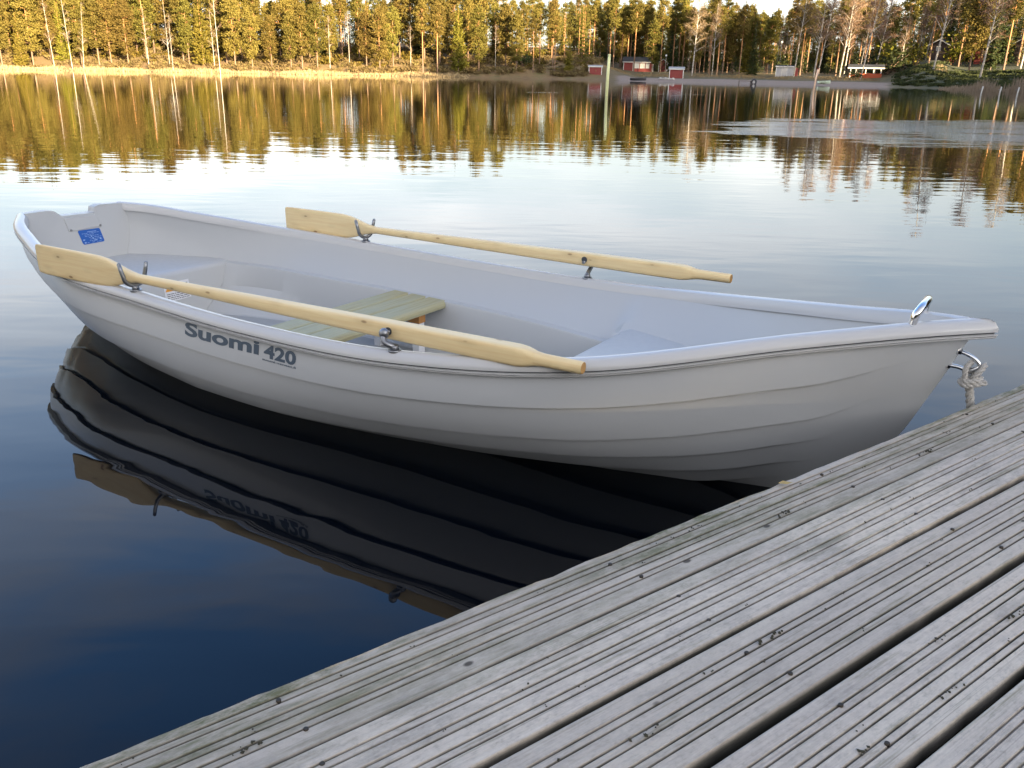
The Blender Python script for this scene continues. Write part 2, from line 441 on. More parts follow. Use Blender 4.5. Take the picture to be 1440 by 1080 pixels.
# bow handle, U-bolt
mb = MB(); z0 = float(zG(4.015))+.004
pts = []
for k in range(-10, 11):
    a = k/10*math.pi/2; y = .076*math.copysign(abs(math.sin(a))**.55, a); zz = z0+.050*max(math.cos(a), 0)**.55
    pts.append((4.010+.014*max(math.cos(a), 0), y, zz))
mb.tube(smooth_path([(4.010, -.076, z0-.014)]+pts[2:-2:2]+[(4.010, .076, z0-.014)], 5), .0115, 14)
for y in (-.076, .076): mb.tube([(4.010, y, z0-.004), (4.010, y, z0+.003)], .017, 14)
mb.build('bow_handle', CHROME, boat)
mb = MB(); pts = []
pa, pb = Vector((4.118, 0, .531)), Vector((4.098, 0, .487))
mid = (pa+pb)/2+Vector((.062, 0, -.012))
pts = [pa-Vector((.02, 0, -.006)), pa, pa+Vector((.026, 0, -.006)), pa+Vector((.050, 0, -.018)), mid+Vector((.008, 0, 0)), pb+Vector((.058, 0, -.004)), pb+Vector((.030, 0, .0)), pb, pb-Vector((.02, 0, -.004))]
mb.tube(smooth_path(pts), .0055, 12)
for p, d in ((pa, Vector((1, 0, -.2))), (pb, Vector((1, 0, -.05)))):
    d.normalize(); mb.tube([p-d*.002, p+d*.006], .011, 10)
    mb.tube([p+d*.006, p+d*.014], .0085, 6, smooth=False)
mb.build('towing_eye', CHROME, boat)

# hull lettering: text shapes laid on the hull surface
def text_mesh(body, size, bold=0.0, shear=0.0, xs=1.0):
    cu = bpy.data.curves.new('t', 'FONT'); cu.body = body; cu.size = size; cu.offset = bold; cu.shear = shear; cu.resolution_u = 4; cu.space_character = 1.0
    o = bpy.data.objects.new('t', cu); COL.objects.link(o)
    me = bpy.data.meshes.new_from_object(o.evaluated_get(bpy.context.evaluated_depsgraph_get()))
    bpy.data.objects.remove(o); bpy.data.curves.remove(cu)
    v = np.empty(len(me.vertices)*3, np.float32); me.vertices.foreach_get('co', v); v = v.reshape(-1, 3); v[:, 0] *= xs; me.vertices.foreach_set('co', v.ravel())
    return me
def lay_on_hull(me, name, s0, s1, ub0, ub1, height_u, mat, parent):
    """text box width -> s0..s1, baseline u from ub0 to ub1"""
    bm = bmesh.new(); bm.from_mesh(me); bpy.data.meshes.remove(me)
    bmesh.ops.triangulate(bm, faces=bm.faces)
    xs = [v.co.x for v in bm.verts]; x0, x1 = min(xs), max(xs); W = x1-x0
    hmax = max(v.co.y for v in bm.verts)
    for _ in range(3):
        es = [e for e in bm.edges if e.calc_length() > W/28]
        if not es: break
        bmesh.ops.subdivide_edges(bm, edges=es, cuts=1); bmesh.ops.triangulate(bm, faces=bm.faces)
    for v in bm.verts:
        t = (v.co.x-x0)/W; s = s0+(s1-s0)*t; u = ub0+(ub1-ub0)*t-height_u*v.co.y/hmax
        a = hull_pt(s, max(min(u, .99), .002), -1, True, .0012)
        v.co = Vector([float(c) for c in a])
    out = bpy.data.meshes.new(name); bm.to_mesh(out); bm.free(); return obj(name, out, mat, parent)
T_S0, T_M, T_S1 = 1.625, 2.03, 2.245
lay_on_hull(text_mesh('Suomi', 1, .034, 0, 1.25), 'lettering', 1.757, 2.143, .113, .104, .091, DECAL, boat)
lay_on_hull(text_mesh('420', 1, .035, 0, 1.1), 'lettering', 2.165, 2.311, .110, .116, .084, DECAL, boat)
lay_on_hull(text_mesh('suomi-veneet.fi', 1, .02, 0, 1.0), 'lettering', 2.158, 2.311, .134, .139, .0135, DECAL, boat)

# ------------------------------------------------------------------ oars
def make_oar(side, label):
    a, b = NEAR_OAR if side < 0 else FAR_OAR
    M_ = Matrix.Translation(O_B) @ Matrix.Rotation(TH_B, 4, 'Z')
    A = M_ @ a; B = M_ @ b; d = (B-A); L = d.length; d.normalize()
    y = Vector((0, 0, 1)).cross(d).normalized(); z = d.cross(y)
    root = thing('oar', A, label, 'oar', 0, 'pine oars resting in the oarlocks'); 
    root.rotation_mode = 'QUATERNION'; root.rotation_quaternion = Matrix((d, y, z)).transposed().to_quaternion()
    def section(hy, hz, sq, n=20):
        out = []
        for k in range(n):
            t = 2*math.pi*(k+.5)/n; c, s_ = math.cos(t), math.sin(t); e = 2/sq
            out.append((hy*math.copysign(abs(c)**e, c), hz*math.copysign(abs(s_)**e, s_)))
        return out
    def loft(name, st, mat, end_a=None, end_b=None):
        P = np.array([[(x, dy, dz+zo) for dy, dz in section(hy, hz, sq)] for x, hy, hz, sq, zo in st])
        o = grid(name, P, mat, root, True, R(45), True); me = o.data
        bm = bmesh.new(); bm.from_mesh(me); bm.verts.ensure_lookup_table(); n = 20
        f = bm.faces.new([bm.verts[i] for i in range(n)]); f.material_index = 1 if end_a else 0
        tot = len(bm.verts); f = bm.faces.new([bm.verts[i] for i in range(tot-n, tot)][::-1]); f.material_index = 1 if end_b else 0
        bmesh.ops.recalc_face_normals(bm, faces=bm.faces); bm.to_mesh(me); bm.free()
        me.materials.append(PINE_END); me.set_sharp_from_angle(angle=R(45)); return o
    loft('blade', [(0.0, .0045, .050, 6, .002), (.006, .006, .057, 6, .001), (.05, .0075, .0595, 6, 0), (.28, .010, .0595, 6, 0), (.40, .012, .0585, 5, 0), (.455, .0135, .053, 4.5, 0), (.50, .0145, .042, 4, 0), (.545, .0155, .029, 3.4, 0), (.585, .016, .021, 2.8, 0), (.62, .0165, .0165, 2.3, 0)], PINE)
    loft('shaft', [(.615, .0165, .0165, 2.3, 0), (.9, .0185, .019, 2.4, 0), (1.2, .021, .0225, 3, 0), (1.5, .0225, .0245, 4, 0), (1.75, .0245, .0268, 4.6, 0), (L-.30, .026, .029, 4.8, 0), (L-.20, .026, .029, 4.8, 0), (L-.175, .0245, .027, 4, 0), (L-.145, .0195, .021, 2.6, 0)], PINE)
    loft('handle', [(L-.15, .0198, .0213, 2.6, 0), (L-.12, .0180, .0185, 2.2, 0), (L-.05, .0180, .0180, 2.1, 0), (L-.006, .0180, .0180, 2.1, 0), (L, .0160, .0160, 2.1, 0)], PINE, None, True)
    xx = 2.655-a.x      # the bushing where the pin passes through
    for q in (-1, 1): mb = MB(); mb.tube([(xx, q*.0262, .002), (xx, q*.0278, .002)], .0125, 16); mb.build('bushing', GROOVE, root)
    return root
make_oar(-1, 'pine oar lying along the gunwale nearest the dock')
make_oar(1, 'pine oar lying along the far gunwale towards the open lake')

# ------------------------------------------------------------------ mooring rope
ROPE = NT('white_rope'); rv = ROPE.coords(); rn = ROPE.noise(rv, 260, 3)
ROPE = ROPE.base(ROPE.ramp(rn, [(.3, (.36, .345, .32)), (.7, (.56, .54, .51))]), .9, Normal=ROPE.bump(rn, .001, .8))
M_ = Matrix.Translation(O_B) @ Matrix.Rotation(TH_B, 4, 'Z')
def strands(mb, pts, r, pitch):
    pts = smooth_path(pts, 10); acc = 0; fr = None; C = [[], [], []]
    for i, p in enumerate(pts):
        t = (pts[min(i+1, len(pts)-1)]-pts[max(i-1, 0)]).normalized()
        if i: acc += (p-pts[i-1]).length
        fr = t.orthogonal().normalized() if fr is None else (fr-t*fr.dot(t)).normalized()
        bq = t.cross(fr)
        for k in range(3):
            a = 2*math.pi*(acc/pitch+k/3); C[k].append(p+(fr*math.cos(a)+bq*math.sin(a))*r*.52)
    for c in C: mb.tube(c, r*.56, 7)
mb = MB()
eye = Vector((4.160, 0, .494))
def bp(s, n, z): return M_ @ Vector((s+.012, n, z))
strands(mb, [bp(4.150, .012, .470), bp(4.166, .016, .488), bp(4.178, .004, .503), bp(4.172, -.012, .490), bp(4.160, -.016, .468), bp(4.158, -.006, .448)], .0072, .040)
strands(mb, [bp(4.140, .014, .468), bp(4.140, .014, .490), bp(4.146, .0, .505), bp(4.138, -.014, .492), bp(4.140, -.016, .466), bp(4.152, -.010, .448)], .0072, .040)
strands(mb, [bp(4.136, -.006, .462), bp(4.145, -.024, .458), bp(4.166, -.022, .462), bp(4.176, -.002, .466), bp(4.162, .018, .462), bp(4.140, .016, .455), bp(4.130, .0, .450), bp(4.142, -.024, .448), bp(4.165, -.022, .452), bp(4.190, -.012, .462)], .0074, .040)
low = bp(4.150, -.006, .458)
strands(mb, [low, low+Vector((.012, -.000, -.05)), low+Vector((.028, -.004, -.12)), low+Vector((.038, -.008, -.20)), low+Vector((.036, -.016, -.25)), low+Vector((.026, -.05, -.27)), low+Vector((.020, -.14, -.25))], .0108, .05)
tag(mb.build('mooring_rope', ROPE), 'white twisted rope knotted on the bow eye and hanging to the dock', 'rope')

# ------------------------------------------------------------------ dock
DK_Z = .41; DK_A = R(36.6)
dock = thing('dock', (0, 0, 0), 'weathered grey wooden dock of grooved boards with green algae', 'dock', DK_A)
t = NT('weathered_decking'); v = t.coords()
grain = t.noise(t.coords((2.2, 210, 60)), 1.0, 5, .62, .35)
grain2 = t.noise(t.coords((6, 520, 100)), 1.0, 3, .6)
patch = t.noise(t.coords((2.6, 9, 9)), 1.0, 5, .62)
at = t.node('ShaderNodeAttribute', _attribute_name='board')
col = t.ramp(grain, [(.28, (.26, .24, .235)), (.5, (.375, .352, .345)), (.72, (.46, .435, .425))])
col = t.mix(.45, col, t.ramp(grain2, [(.3, (.27, .25, .245)), (.7, (.48, .455, .45))]))
col = t.mix(t.ramp(patch, [(.40, 0.0), (.60, .6)]), col, (.49, .465, .44))
col = t.mix(t.ramp(t.noise(t.coords((5, 16, 16)), 1, 5, .65), [(.52, 0.0), (.66, .42)]), col, (.19, .187, .19))
fine = t.noise(t.coords((60, 110, 60)), 1, 5, .75)
col = t.mix(t.ramp(fine, [(.50, 0.0), (.72, .55)]), col, (.16, .155, .15))
col = t.mix(t.ramp(fine, [(.28, .45), (.46, 0.0)]), col, (.54, .52, .50))
spk = t.noise(t.coords((14, 40, 20)), 1, 6, .8)
crk = t.noise(t.coords((1.1, 150, 40)), 1, 3, .5, .4)
col = t.mix(t.ramp(crk, [(.66, 0.0), (.72, .6)]), col, (.14, .13, .12))
col = t.mix(t.math('MULTIPLY', at.outputs['Fac'], .55), col, (.27, .255, .245))
sep = t.n.new('ShaderNodeSeparateXYZ'); t.link(v, sep.inputs[0])
edgef = t.math('MULTIPLY', t.math('SUBTRACT', sep.outputs['Y'], .72), 4.6, True)      # algae towards the water edge
alg = t.ramp(t.noise(t.coords((2.2, 26, 20)), 1, 6, .7), [(.40, 0.0), (.60, 1.0)])
col = t.mix(t.math('MULTIPLY', t.math('MULTIPLY', t.math('MULTIPLY', alg, edgef), t.ramp(spk, [(.36, .15), (.56, 1.0)])), .95), col, (.085, .095, .05))
alg2 = t.ramp(t.noise(t.coords((3.5, 60, 20), rot=(0, 0, .02)), 1, 4, .7), [(.57, 0.0), (.70, .6)])
col = t.mix(alg2, col, (.12, .125, .085))
gd = t.node('ShaderNodeAttribute', _attribute_name='groove')                          # dirt in the grooves; board edges darkened beside the gaps
col = t.mix(gd.outputs['Fac'], col, (.032, .034, .030))
vo = t.node('ShaderNodeTexVoronoi', Scale=1.0); t.link(t.coords((7, 12, 1)), vo.inputs['Vector'])
col = t.mix(t.ramp(vo.outputs['Distance'], [(.045, .9), (.075, 0.0)]), col, (.04, .036, .032))
lich = t.node('ShaderNodeTexVoronoi', Scale=1.0); t.link(t.coords((24, 34, 1)), lich.inputs['Vector'])
lf = t.math('MULTIPLY', t.ramp(lich.outputs['Distance'], [(.16, 1.0), (.30, 0.0)]), t.ramp(t.noise(t.coords((3, 5, 1)), 1, 3), [(.60, 0.0), (.72, .6)]))
col = t.mix(lf, col, (.46, .47, .46))
wm_ = t.mix(1.0, col, (1.38, 1.29, 1.12), 'MULTIPLY'); col = wm_
nrm = t.bump(grain, .0006, .6); nrm = t.bump(grain2, .0011, .8, nrm); nrm = t.bump(t.noise(t.coords((12, 70, 30)), 1, 6, .75), .0030, .6, nrm)
DECK = t.base(col, .82, Normal=nrm, Specular__IOR__Level=.3)
bounds = [(.8135, .943), (.669, .810), (.519, .660), (.3715, .506), (.222, .358), (.074, .210), (-.066, .072), (-.216, -.078), (-.366, -.228), (-.516, -.378), (-.666, -.528), (-.816, -.678)]
xs = np.linspace(-3.2, 6.2, 260); VV = []; FF = []; GR = []; BD = []; base_i = 0
rng = np.random.default_rng(11)
for bi, (y0, y1) in enumerate(bounds):
    w = y1-y0; pr = [(y0+.0, DK_Z-.028, 1), (y0, DK_Z-.006, .85), (y0+.0008, DK_Z-.0022, .45), (y0+.0025, DK_Z-.0004, .15), (y0+.0045, DK_Z, 0)]
    for f in (.235, .49, .745):
        if bi == 0: f = {.235: .31, .49: .54, .745: .80}[f]
        c = y0+f*w
        for q in (-.0062, .0062):
            cc = c+q
            pr += [(cc-.0024, DK_Z-(.0 if q < 0 else .0006), 0 if q < 0 else .10), (cc-.0016, DK_Z-.001, .5), (cc-.0008, DK_Z-.0042, 1), (cc+.0008, DK_Z-.0042, 1), (cc+.0016, DK_Z-.001, .5), (cc+.0024, DK_Z-(.0006 if q < 0 else 0), .10 if q < 0 else 0)]
    pr += [(y1-.0045, DK_Z, 0), (y1-.0025, DK_Z-.0004, .15 if bi else 0), (y1-.0008, DK_Z-.0022, .45 if bi else 0), (y1, DK_Z-.006, .85 if bi else .1), (y1, DK_Z-.028, 1 if bi else .2)]
    pr = np.array(pr); n = len(pr)
    ph = rng.uniform(0, 6, 4); yo = .0016*np.sin(xs*1.3+ph[0])+.0007*np.sin(xs*4.1+ph[1]); zo = .0016*np.sin(xs*.9+ph[2])-rng.uniform(0, .002)
    P = np.zeros((len(xs), n, 3)); P[..., 0] = xs[:, None]; P[..., 1] = pr[None, :, 0]+yo[:, None]; P[..., 2] = pr[None, :, 1]+zo[:, None]
    if bi == 0:     # frayed outer edge
        P[:, -5:, 1] += (rng.normal(0, .0011, len(xs)))[:, None]; P[:, -5:-1, 2] += rng.normal(0, .0008, (len(xs), 4))
    i = np.arange(len(xs)*n).reshape(len(xs), n)+base_i
    FF.append(np.stack([i[:-1, :-1], i[1:, :-1], i[1:, 1:], i[:-1, 1:]], -1).reshape(-1, 4)); base_i += len(xs)*n
    FF.append(np.stack([i[:-1, -1], i[1:, -1], i[1:, 0], i[:-1, 0]], -1))
    VV.append(P.reshape(-1, 3)); wob = np.clip(.72+.32*np.sin(xs*2.1+ph[3])+.2*np.sin(xs*7.3+ph[0])+rng.normal(0, .16, len(xs)), .25, 1)
    GR.append((pr[None, :, 2]*wob[:, None]).ravel()); BD.append(np.full(len(xs)*n, rng.uniform(0, 1)))
me = mesh_np('deck', np.concatenate(VV), np.concatenate(FF), False)
for nm, arr in (('groove', GR), ('board', BD)):
    a = me.attributes.new(nm, 'FLOAT', 'POINT'); a.data.foreach_set('value', np.concatenate(arr).astype(np.float32))
obj('deck', me, DECK, dock)
DARKW = simple('dark_wet_timber', (.06, .055, .05), .8, .3, 12)
for y in (.875, .1, -.7):
    mb = MB(); mb.box(-3.1, 6.1, y-.045, y+.025, DK_Z-.18, DK_Z-.0315); bevel(mb.build('joist', DARKW, dock), .004)
for x in (-2.6, -.4, 1.8, 4.0, 5.8):
    for y in (.79, -.62): mb = MB(); mb.tube([(x, y, -1.6), (x, y, DK_Z-.185)], .07, 12); mb.build('pile', DARKW, dock)
# crumbs of dirt and moss caught in the grooves
rng = np.random.default_rng(5); VV = []; FF = []; o_ = 0
for k in range(230):
    bi = int(rng.integers(0, 5)); y0, y1 = bounds[bi]; f = (.235, .49, .745)[int(rng.integers(3))] if bi else (.31, .54, .80)[int(rng.integers(3))]
    x = rng.uniform(-.6, 2.6); y = y0+f*(y1-y0)+rng.normal(0, .004); big = rng.random() < .12
    for _ in range(int(rng.integers(5, 12)) if big else 2):
        c = np.array([x+rng.normal(0, .013 if big else .005), y+rng.normal(0, .0028 if big else .0018), DK_Z-.0006+abs(rng.normal(0, .0012))]); r = rng.uniform(.0010, .0034 if big else .002)
        v = np.array([(1, 0, 0), (-1, 0, 0), (0, 1, 0), (0, -1, 0), (0, 0, .8), (0, 0, -.8)])*r*rng.uniform(.6, 1.5, (6, 3)); VV.append(c+v)
        FF.append(np.array([(0, 2, 4), (2, 1, 4), (1, 3, 4), (3, 0, 4), (2, 0, 5), (1, 2, 5), (3, 1, 5), (0, 3, 5)])+o_); o_ += 6
SCR = simple('rusty_screw_head', (.055, .045, .035), .6, .3, 80, Metallic=.6)
for xl in (-.29, .31, .91, 1.51, 2.11):
    for bi in range(8):
        y0, y1 = bounds[bi]
        for f in (.27, .78):
            mb = MB(); q = (xl+rng.normal(0, .006), y0+f*(y1-y0)+rng.normal(0, .003)); mb.tube([(q[0], q[1], DK_Z-.004), (q[0], q[1], DK_Z+.0006), (q[0], q[1], DK_Z+.0009)], [.0036, .0036, .0024], 9); mb.build('screw', SCR, dock)
cm_ = obj('dirt_crumbs', mesh_np('dirt_crumbs', np.concatenate(VV), np.concatenate(FF)), simple('dark_moss_and_dirt', (.045, .043, .028), .95, .5, 30))
cm_.rotation_euler = (0, 0, DK_A); tag(cm_, 'dark crumbs of dirt and moss in the grooves of the dock boards', 'debris', kind='stuff')
mb = MB(); mb.faces([(-.016, 0, 0), (-.004, .007, .003), (.012, .004, .001), (.016, -.001, .004), (.002, -.008, .002)], [(0, 4, 1), (1, 4, 2), (2, 4, 3)])
lf_ = mb.build('dead_leaf', simple('yellow_dead_leaf', (.42, .30, .11), .8, .2, 60)); lf_.location = (.567, 1.578, DK_Z+.004); tag(lf_, 'tiny yellow dead leaf lying on the edge of the dock', 'leaf')

# ------------------------------------------------------------------ water
t = NT('lake_water'); v = t.coords()
sx = t.n.new('ShaderNodeSeparateXYZ'); t.link(v, sx.inputs[0])
# wind ruffled patch to the right, in world metres
wn = t.noise(t.coords((.16, .42, 1)), 1, 4, .6)
ex = t.math('DIVIDE', t.math('SUBTRACT', sx.outputs['X'], 17.0), 12.5); ey = t.math('DIVIDE', t.math('SUBTRACT', sx.outputs['Y'], 21.5), 7.2)
rr_ = t.math('ADD', t.math('MULTIPLY', ex, ex), t.math('MULTIPLY', ey, ey))
pm = t.math('SUBTRACT', t.math('ADD', 1.0, t.math('MULTIPLY', t.math('SUBTRACT', wn, .5), 1.9)), rr_)
patchm = t.math('MULTIPLY', pm, 5.0, True)
ly = t.math('ABSOLUTE', t.math('SUBTRACT', t.math('ADD', sx.outputs['Y'], t.math('MULTIPLY', sx.outputs['X'], -.16)), 57.0))
ln = t.math('MULTIPLY', t.math('SUBTRACT', .55, ly), 4.0, True)
lx = t.math('MULTIPLY', t.math('SUBTRACT', 9.0, t.math('ABSOLUTE', t.math('SUBTRACT', sx.outputs['X'], 4.5))), 1.0, True)
line = t.math('MULTIPLY', t.math('MULTIPLY', ln, lx), t.ramp(t.noise(t.coords((.5, .1, 1)), 1, 3), [(.40, 0.0), (.55, .7)]))
strk = t.ramp(t.noise(t.coords((.30, 3.2, 1)), 1, 5, .68), [(.42, .05), (.58, 1.0)])
mask = t.math('MULTIPLY', t.math('MAXIMUM', patchm, line), strk)
calm = t.noise(t.coords((.55, 1.5, 1)), 1.0, 2, .5)
calm2 = t.noise(t.coords((1.6, 4.2, 1), rot=(0, 0, .2)), 1.0, 2, .5, .3)
rip = t.noise(t.coords((5, 11, 1)), 1.0, 4, .6)
n1 = t.bump(calm, .0040, 1.0); n2 = t.bump(calm2, .0013, 1.0, n1)
b3 = t.node('ShaderNodeBump', Distance=.030); t.link(rip, b3.inputs['Height']); t.link(mask, b3.inputs['Strength']); t.link(n2, b3.inputs['Normal'])
WATER = t.base((.0012, .0025, .005), t.math('ADD', .0, t.math('MULTIPLY', mask, .03)), IOR=1.333, Normal=b3.outputs['Normal'])
Wd = 900
wm = mesh_np('water', [(-Wd, -Wd, 0), (Wd, -Wd, 0), (Wd, Wd, 0), (-Wd, Wd, 0)], [(0, 1, 2, 3)])
tag(obj('water', wm, WATER), kind='structure')

# ------------------------------------------------------------------ terrain
AZ = {px: math.atan2(azdir(px).x, azdir(px).y) for px in range(-200, 1700, 20)}
pxs = np.array(sorted(AZ)); azs = np.array([AZ[p] for p in pxs])
def px_of_az(a): return np.interp(a, azs, pxs)
SH_PX = [-200, 0, 200, 480, 640, 760, 850, 900, 960, 1040, 1100, 1200, 1300, 1400, 1500, 1640]
SH_D0 = [126, 132, 142, 160, 168, 176, 172, 150, 146, 138, 134, 131, 128, 122, 110, 96]
SH_D = [185, 185, 182, 176, 176, 180, 178, 160, 158, 152, 150, 149, 147, 138, 124, 108]
a_tab = [R(-180), R(-150), R(-110), R(-75)] + [math.atan2(azdir(p).x, azdir(p).y) for p in SH_PX] + [R(60), R(90), R(130), R(155), R(180)]
d_tab = [70, 78, 95, 110] + SH_D + [82, 72, 66, 68, 70]
def shore(a): return np.interp(a, a_tab, d_tab)
def ground_z(x, y):
    x = np.asarray(x, float); y = np.asarray(y, float); a = np.arctan2(x, y); r = np.hypot(x, y); e = r-shore(a); px = px_of_az(a)
    beach = np.clip((px-800)/90, 0, 1)*np.clip((1330-px)/80, 0, 1)
    right = np.clip((px-1290)/50, 0, 1)
    wob = .25*np.sin(a*57+r*.08)+.18*np.sin(a*131+1+r*.13)
    zl = np.interp(e, [-30, -3, 0, 3, 6, 12, 25, 80, 300], [-2, -.4, 0, .35, .8, 2.2, 4.6, 8.0, 12])+wob*np.clip(e/10, 0, 1)
    zb = np.interp(e, [-30, -8, 0, 12, 22, 45, 80, 130, 300], [-2, -.5, 0, .35, .7, 1.35, 2.4, 5.0, 9])+.35*wob*np.clip((e-15)/20, 0, 1)
    zr = np.interp(e, [-30, -6, 0, 12, 30, 50, 85, 130, 300], [-2, -.4, 0, .4, 1.2, 3.2, 5.0, 7.0, 10])+.6*wob*np.clip(e/20, 0, 1)
    back = np.clip((np.abs(a)-R(55))/R(25), 0, 1)
    z = zl*(1-beach)*(1-right)+zb*beach+zr*right
    zback = np.interp(e, [-30, -3, 0, 6, 20, 60, 300], [-2, -.4, 0, .8, 3.5, 10, 14])
    return z*(1-back)+zback*back
na = 480; radii = np.concatenate([[2, 12, 22], np.arange(26, 60, 4), np.arange(60, 96, 3), np.arange(96, 262, 1.5), np.arange(264, 330, 8), [360, 420, 520, 700, 1000, 1600]])
an = np.linspace(-math.pi, math.pi, na, endpoint=False)
A_, R_ = np.meshgrid(an, radii, indexing='ij'); X = R_*np.sin(A_); Y = R_*np.cos(A_); Z = ground_z(X, Y)
P = np.stack([X, Y, Z], -1); P = np.concatenate([P, P[:1]], 0)
ground = grid('ground', P, None, None, True)
me = ground.data; vv = np.empty(len(me.vertices)*3, np.float32); me.vertices.foreach_get('co', vv); vv = vv.reshape(-1, 3)
aa = np.arctan2(vv[:, 0], vv[:, 1]); ee = np.hypot(vv[:, 0], vv[:, 1])-shore(aa); pp = px_of_az(aa)
sand = np.clip((pp-850)/40, 0, 1)*np.clip((1285-pp)/70, 0, 1)*np.clip((20-ee)/4, 0, 1)
gat = me.attributes.new('sand', 'FLOAT', 'POINT'); gat.data.foreach_set('value', sand.astype(np.float32))
lawn = np.clip((pp-830)/60, 0, 1)*np.clip((75-ee)/20, 0, 1)
gat = me.attributes.new('lawn', 'FLOAT', 'POINT'); gat.data.foreach_set('value', lawn.astype(np.float32))
turf_ = np.clip((pp-1260)/50, 0, 1)*np.clip(ee/4, 0, 1)
gat = me.attributes.new('turf', 'FLOAT', 'POINT'); gat.data.foreach_set('value', turf_.astype(np.float32))
t = NT('shore_ground'); v = t.coords()
nb = t.noise(v, .35, 5, .65); nf = t.noise(v, 2.5, 4, .65)
earth = t.ramp(nb, [(.3, (.15, .095, .045)), (.5, (.22, .145, .065)), (.7, (.14, .13, .045))])
grass = t.ramp(nb, [(.3, (.085, .085, .03)), (.5, (.12, .095, .04)), (.7, (.14, .10, .05))])
sandc = t.ramp(nf, [(.3, (.20, .150, .115)), (.7, (.33, .255, .20))])
s_at = t.node('ShaderNodeAttribute', _attribute_name='sand'); l_at = t.node('ShaderNodeAttribute', _attribute_name='lawn')
sm = t.math('MULTIPLY', t.math('SUBTRACT', t.math('ADD', s_at.outputs['Fac'], t.math('MULTIPLY', t.math('SUBTRACT', nb, .5), .5)), .35), 5, True)
d_at = t.node('ShaderNodeAttribute', _attribute_name='turf')
turf = t.ramp(nf, [(.3, (.030, .038, .014)), (.7, (.060, .065, .024))])
col = t.mix(sm, t.mix(d_at.outputs['Fac'], t.mix(l_at.outputs['Fac'], earth, grass), turf), sandc)
ground.data.materials.append(t.base(col, .95, Normal=t.bump(nf, .25, .6)))
tag(ground, kind='structure')
def gz(x, y): return float(ground_z(x, y))
def DF(px): return float(np.interp(px, SH_PX, SH_D)/np.interp(px, SH_PX, SH_D0))
def at(px, D, dz=0.0):
    d = azdir(px)*D*DF(px); return Vector((d.x, d.y, gz(d.x, d.y)+dz))

# ------------------------------------------------------------------ sky and sun
SUN_EL = R(8.5); SUN_AZ = R(148)          # azimuth clockwise from +Y: behind the camera and to the right
w = bpy.data.worlds.new('World'); scene.world = w; w.use_nodes = True; wt = w.node_tree; bgn = wt.nodes['Background']
sky = wt.nodes.new('ShaderNodeTexSky'); sky.sky_type = 'NISHITA'; sky.sun_disc = False; sky.sun_elevation = SUN_EL; sky.sun_rotation = SUN_AZ
sky.air_density = 1.0; sky.dust_density = 1.2; sky.ozone_density = 2.0; sky.altitude = 100
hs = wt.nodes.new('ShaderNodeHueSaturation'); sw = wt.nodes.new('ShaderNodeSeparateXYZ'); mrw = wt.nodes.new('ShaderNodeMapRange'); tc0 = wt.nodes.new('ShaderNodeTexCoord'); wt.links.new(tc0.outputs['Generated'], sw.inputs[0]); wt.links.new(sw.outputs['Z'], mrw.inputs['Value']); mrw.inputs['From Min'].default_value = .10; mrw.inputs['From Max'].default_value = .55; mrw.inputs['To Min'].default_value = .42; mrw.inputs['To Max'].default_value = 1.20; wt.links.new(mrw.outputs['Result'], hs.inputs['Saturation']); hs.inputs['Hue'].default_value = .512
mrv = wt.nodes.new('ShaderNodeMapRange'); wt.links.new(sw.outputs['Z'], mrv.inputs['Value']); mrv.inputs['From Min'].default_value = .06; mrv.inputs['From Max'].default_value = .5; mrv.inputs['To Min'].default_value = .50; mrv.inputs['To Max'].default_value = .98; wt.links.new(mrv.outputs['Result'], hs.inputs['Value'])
bk = wt.nodes.new('ShaderNodeMapRange'); bk.interpolation_type = 'SMOOTHSTEP'; wt.links.new(sw.outputs['Y'], bk.inputs['Value']); bk.inputs['From Min'].default_value = .50; bk.inputs['From Max'].default_value = -.25; bk.inputs['To Min'].default_value = 0; bk.inputs['To Max'].default_value = .80   # unseen whitish cloud added overhead and behind to neutralise the ambient light
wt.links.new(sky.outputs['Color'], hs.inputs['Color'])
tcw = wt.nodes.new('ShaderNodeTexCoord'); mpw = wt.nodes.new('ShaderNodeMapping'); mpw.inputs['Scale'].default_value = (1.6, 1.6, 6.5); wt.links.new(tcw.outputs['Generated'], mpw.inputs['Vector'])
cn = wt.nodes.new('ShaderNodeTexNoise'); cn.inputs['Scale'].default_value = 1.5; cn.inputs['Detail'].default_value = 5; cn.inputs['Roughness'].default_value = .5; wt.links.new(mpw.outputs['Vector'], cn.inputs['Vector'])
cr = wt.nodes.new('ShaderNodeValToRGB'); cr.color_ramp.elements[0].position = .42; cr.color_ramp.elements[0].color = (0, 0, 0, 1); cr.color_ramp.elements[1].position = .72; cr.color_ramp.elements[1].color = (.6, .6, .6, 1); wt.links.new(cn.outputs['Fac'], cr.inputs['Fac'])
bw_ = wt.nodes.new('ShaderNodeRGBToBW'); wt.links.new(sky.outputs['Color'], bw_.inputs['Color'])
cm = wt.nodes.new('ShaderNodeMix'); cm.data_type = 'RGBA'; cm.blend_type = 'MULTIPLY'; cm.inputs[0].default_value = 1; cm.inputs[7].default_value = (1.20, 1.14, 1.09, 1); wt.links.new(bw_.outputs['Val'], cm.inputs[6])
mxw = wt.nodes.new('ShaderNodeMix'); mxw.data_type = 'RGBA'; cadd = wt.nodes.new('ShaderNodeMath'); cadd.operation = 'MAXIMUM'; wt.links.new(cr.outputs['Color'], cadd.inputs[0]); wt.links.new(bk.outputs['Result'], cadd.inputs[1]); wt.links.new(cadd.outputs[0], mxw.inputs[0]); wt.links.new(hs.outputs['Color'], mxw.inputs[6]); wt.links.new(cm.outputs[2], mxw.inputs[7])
wt.links.new(mxw.outputs[2], bgn.inputs['Color']); bgn.inputs['Strength'].default_value = .12
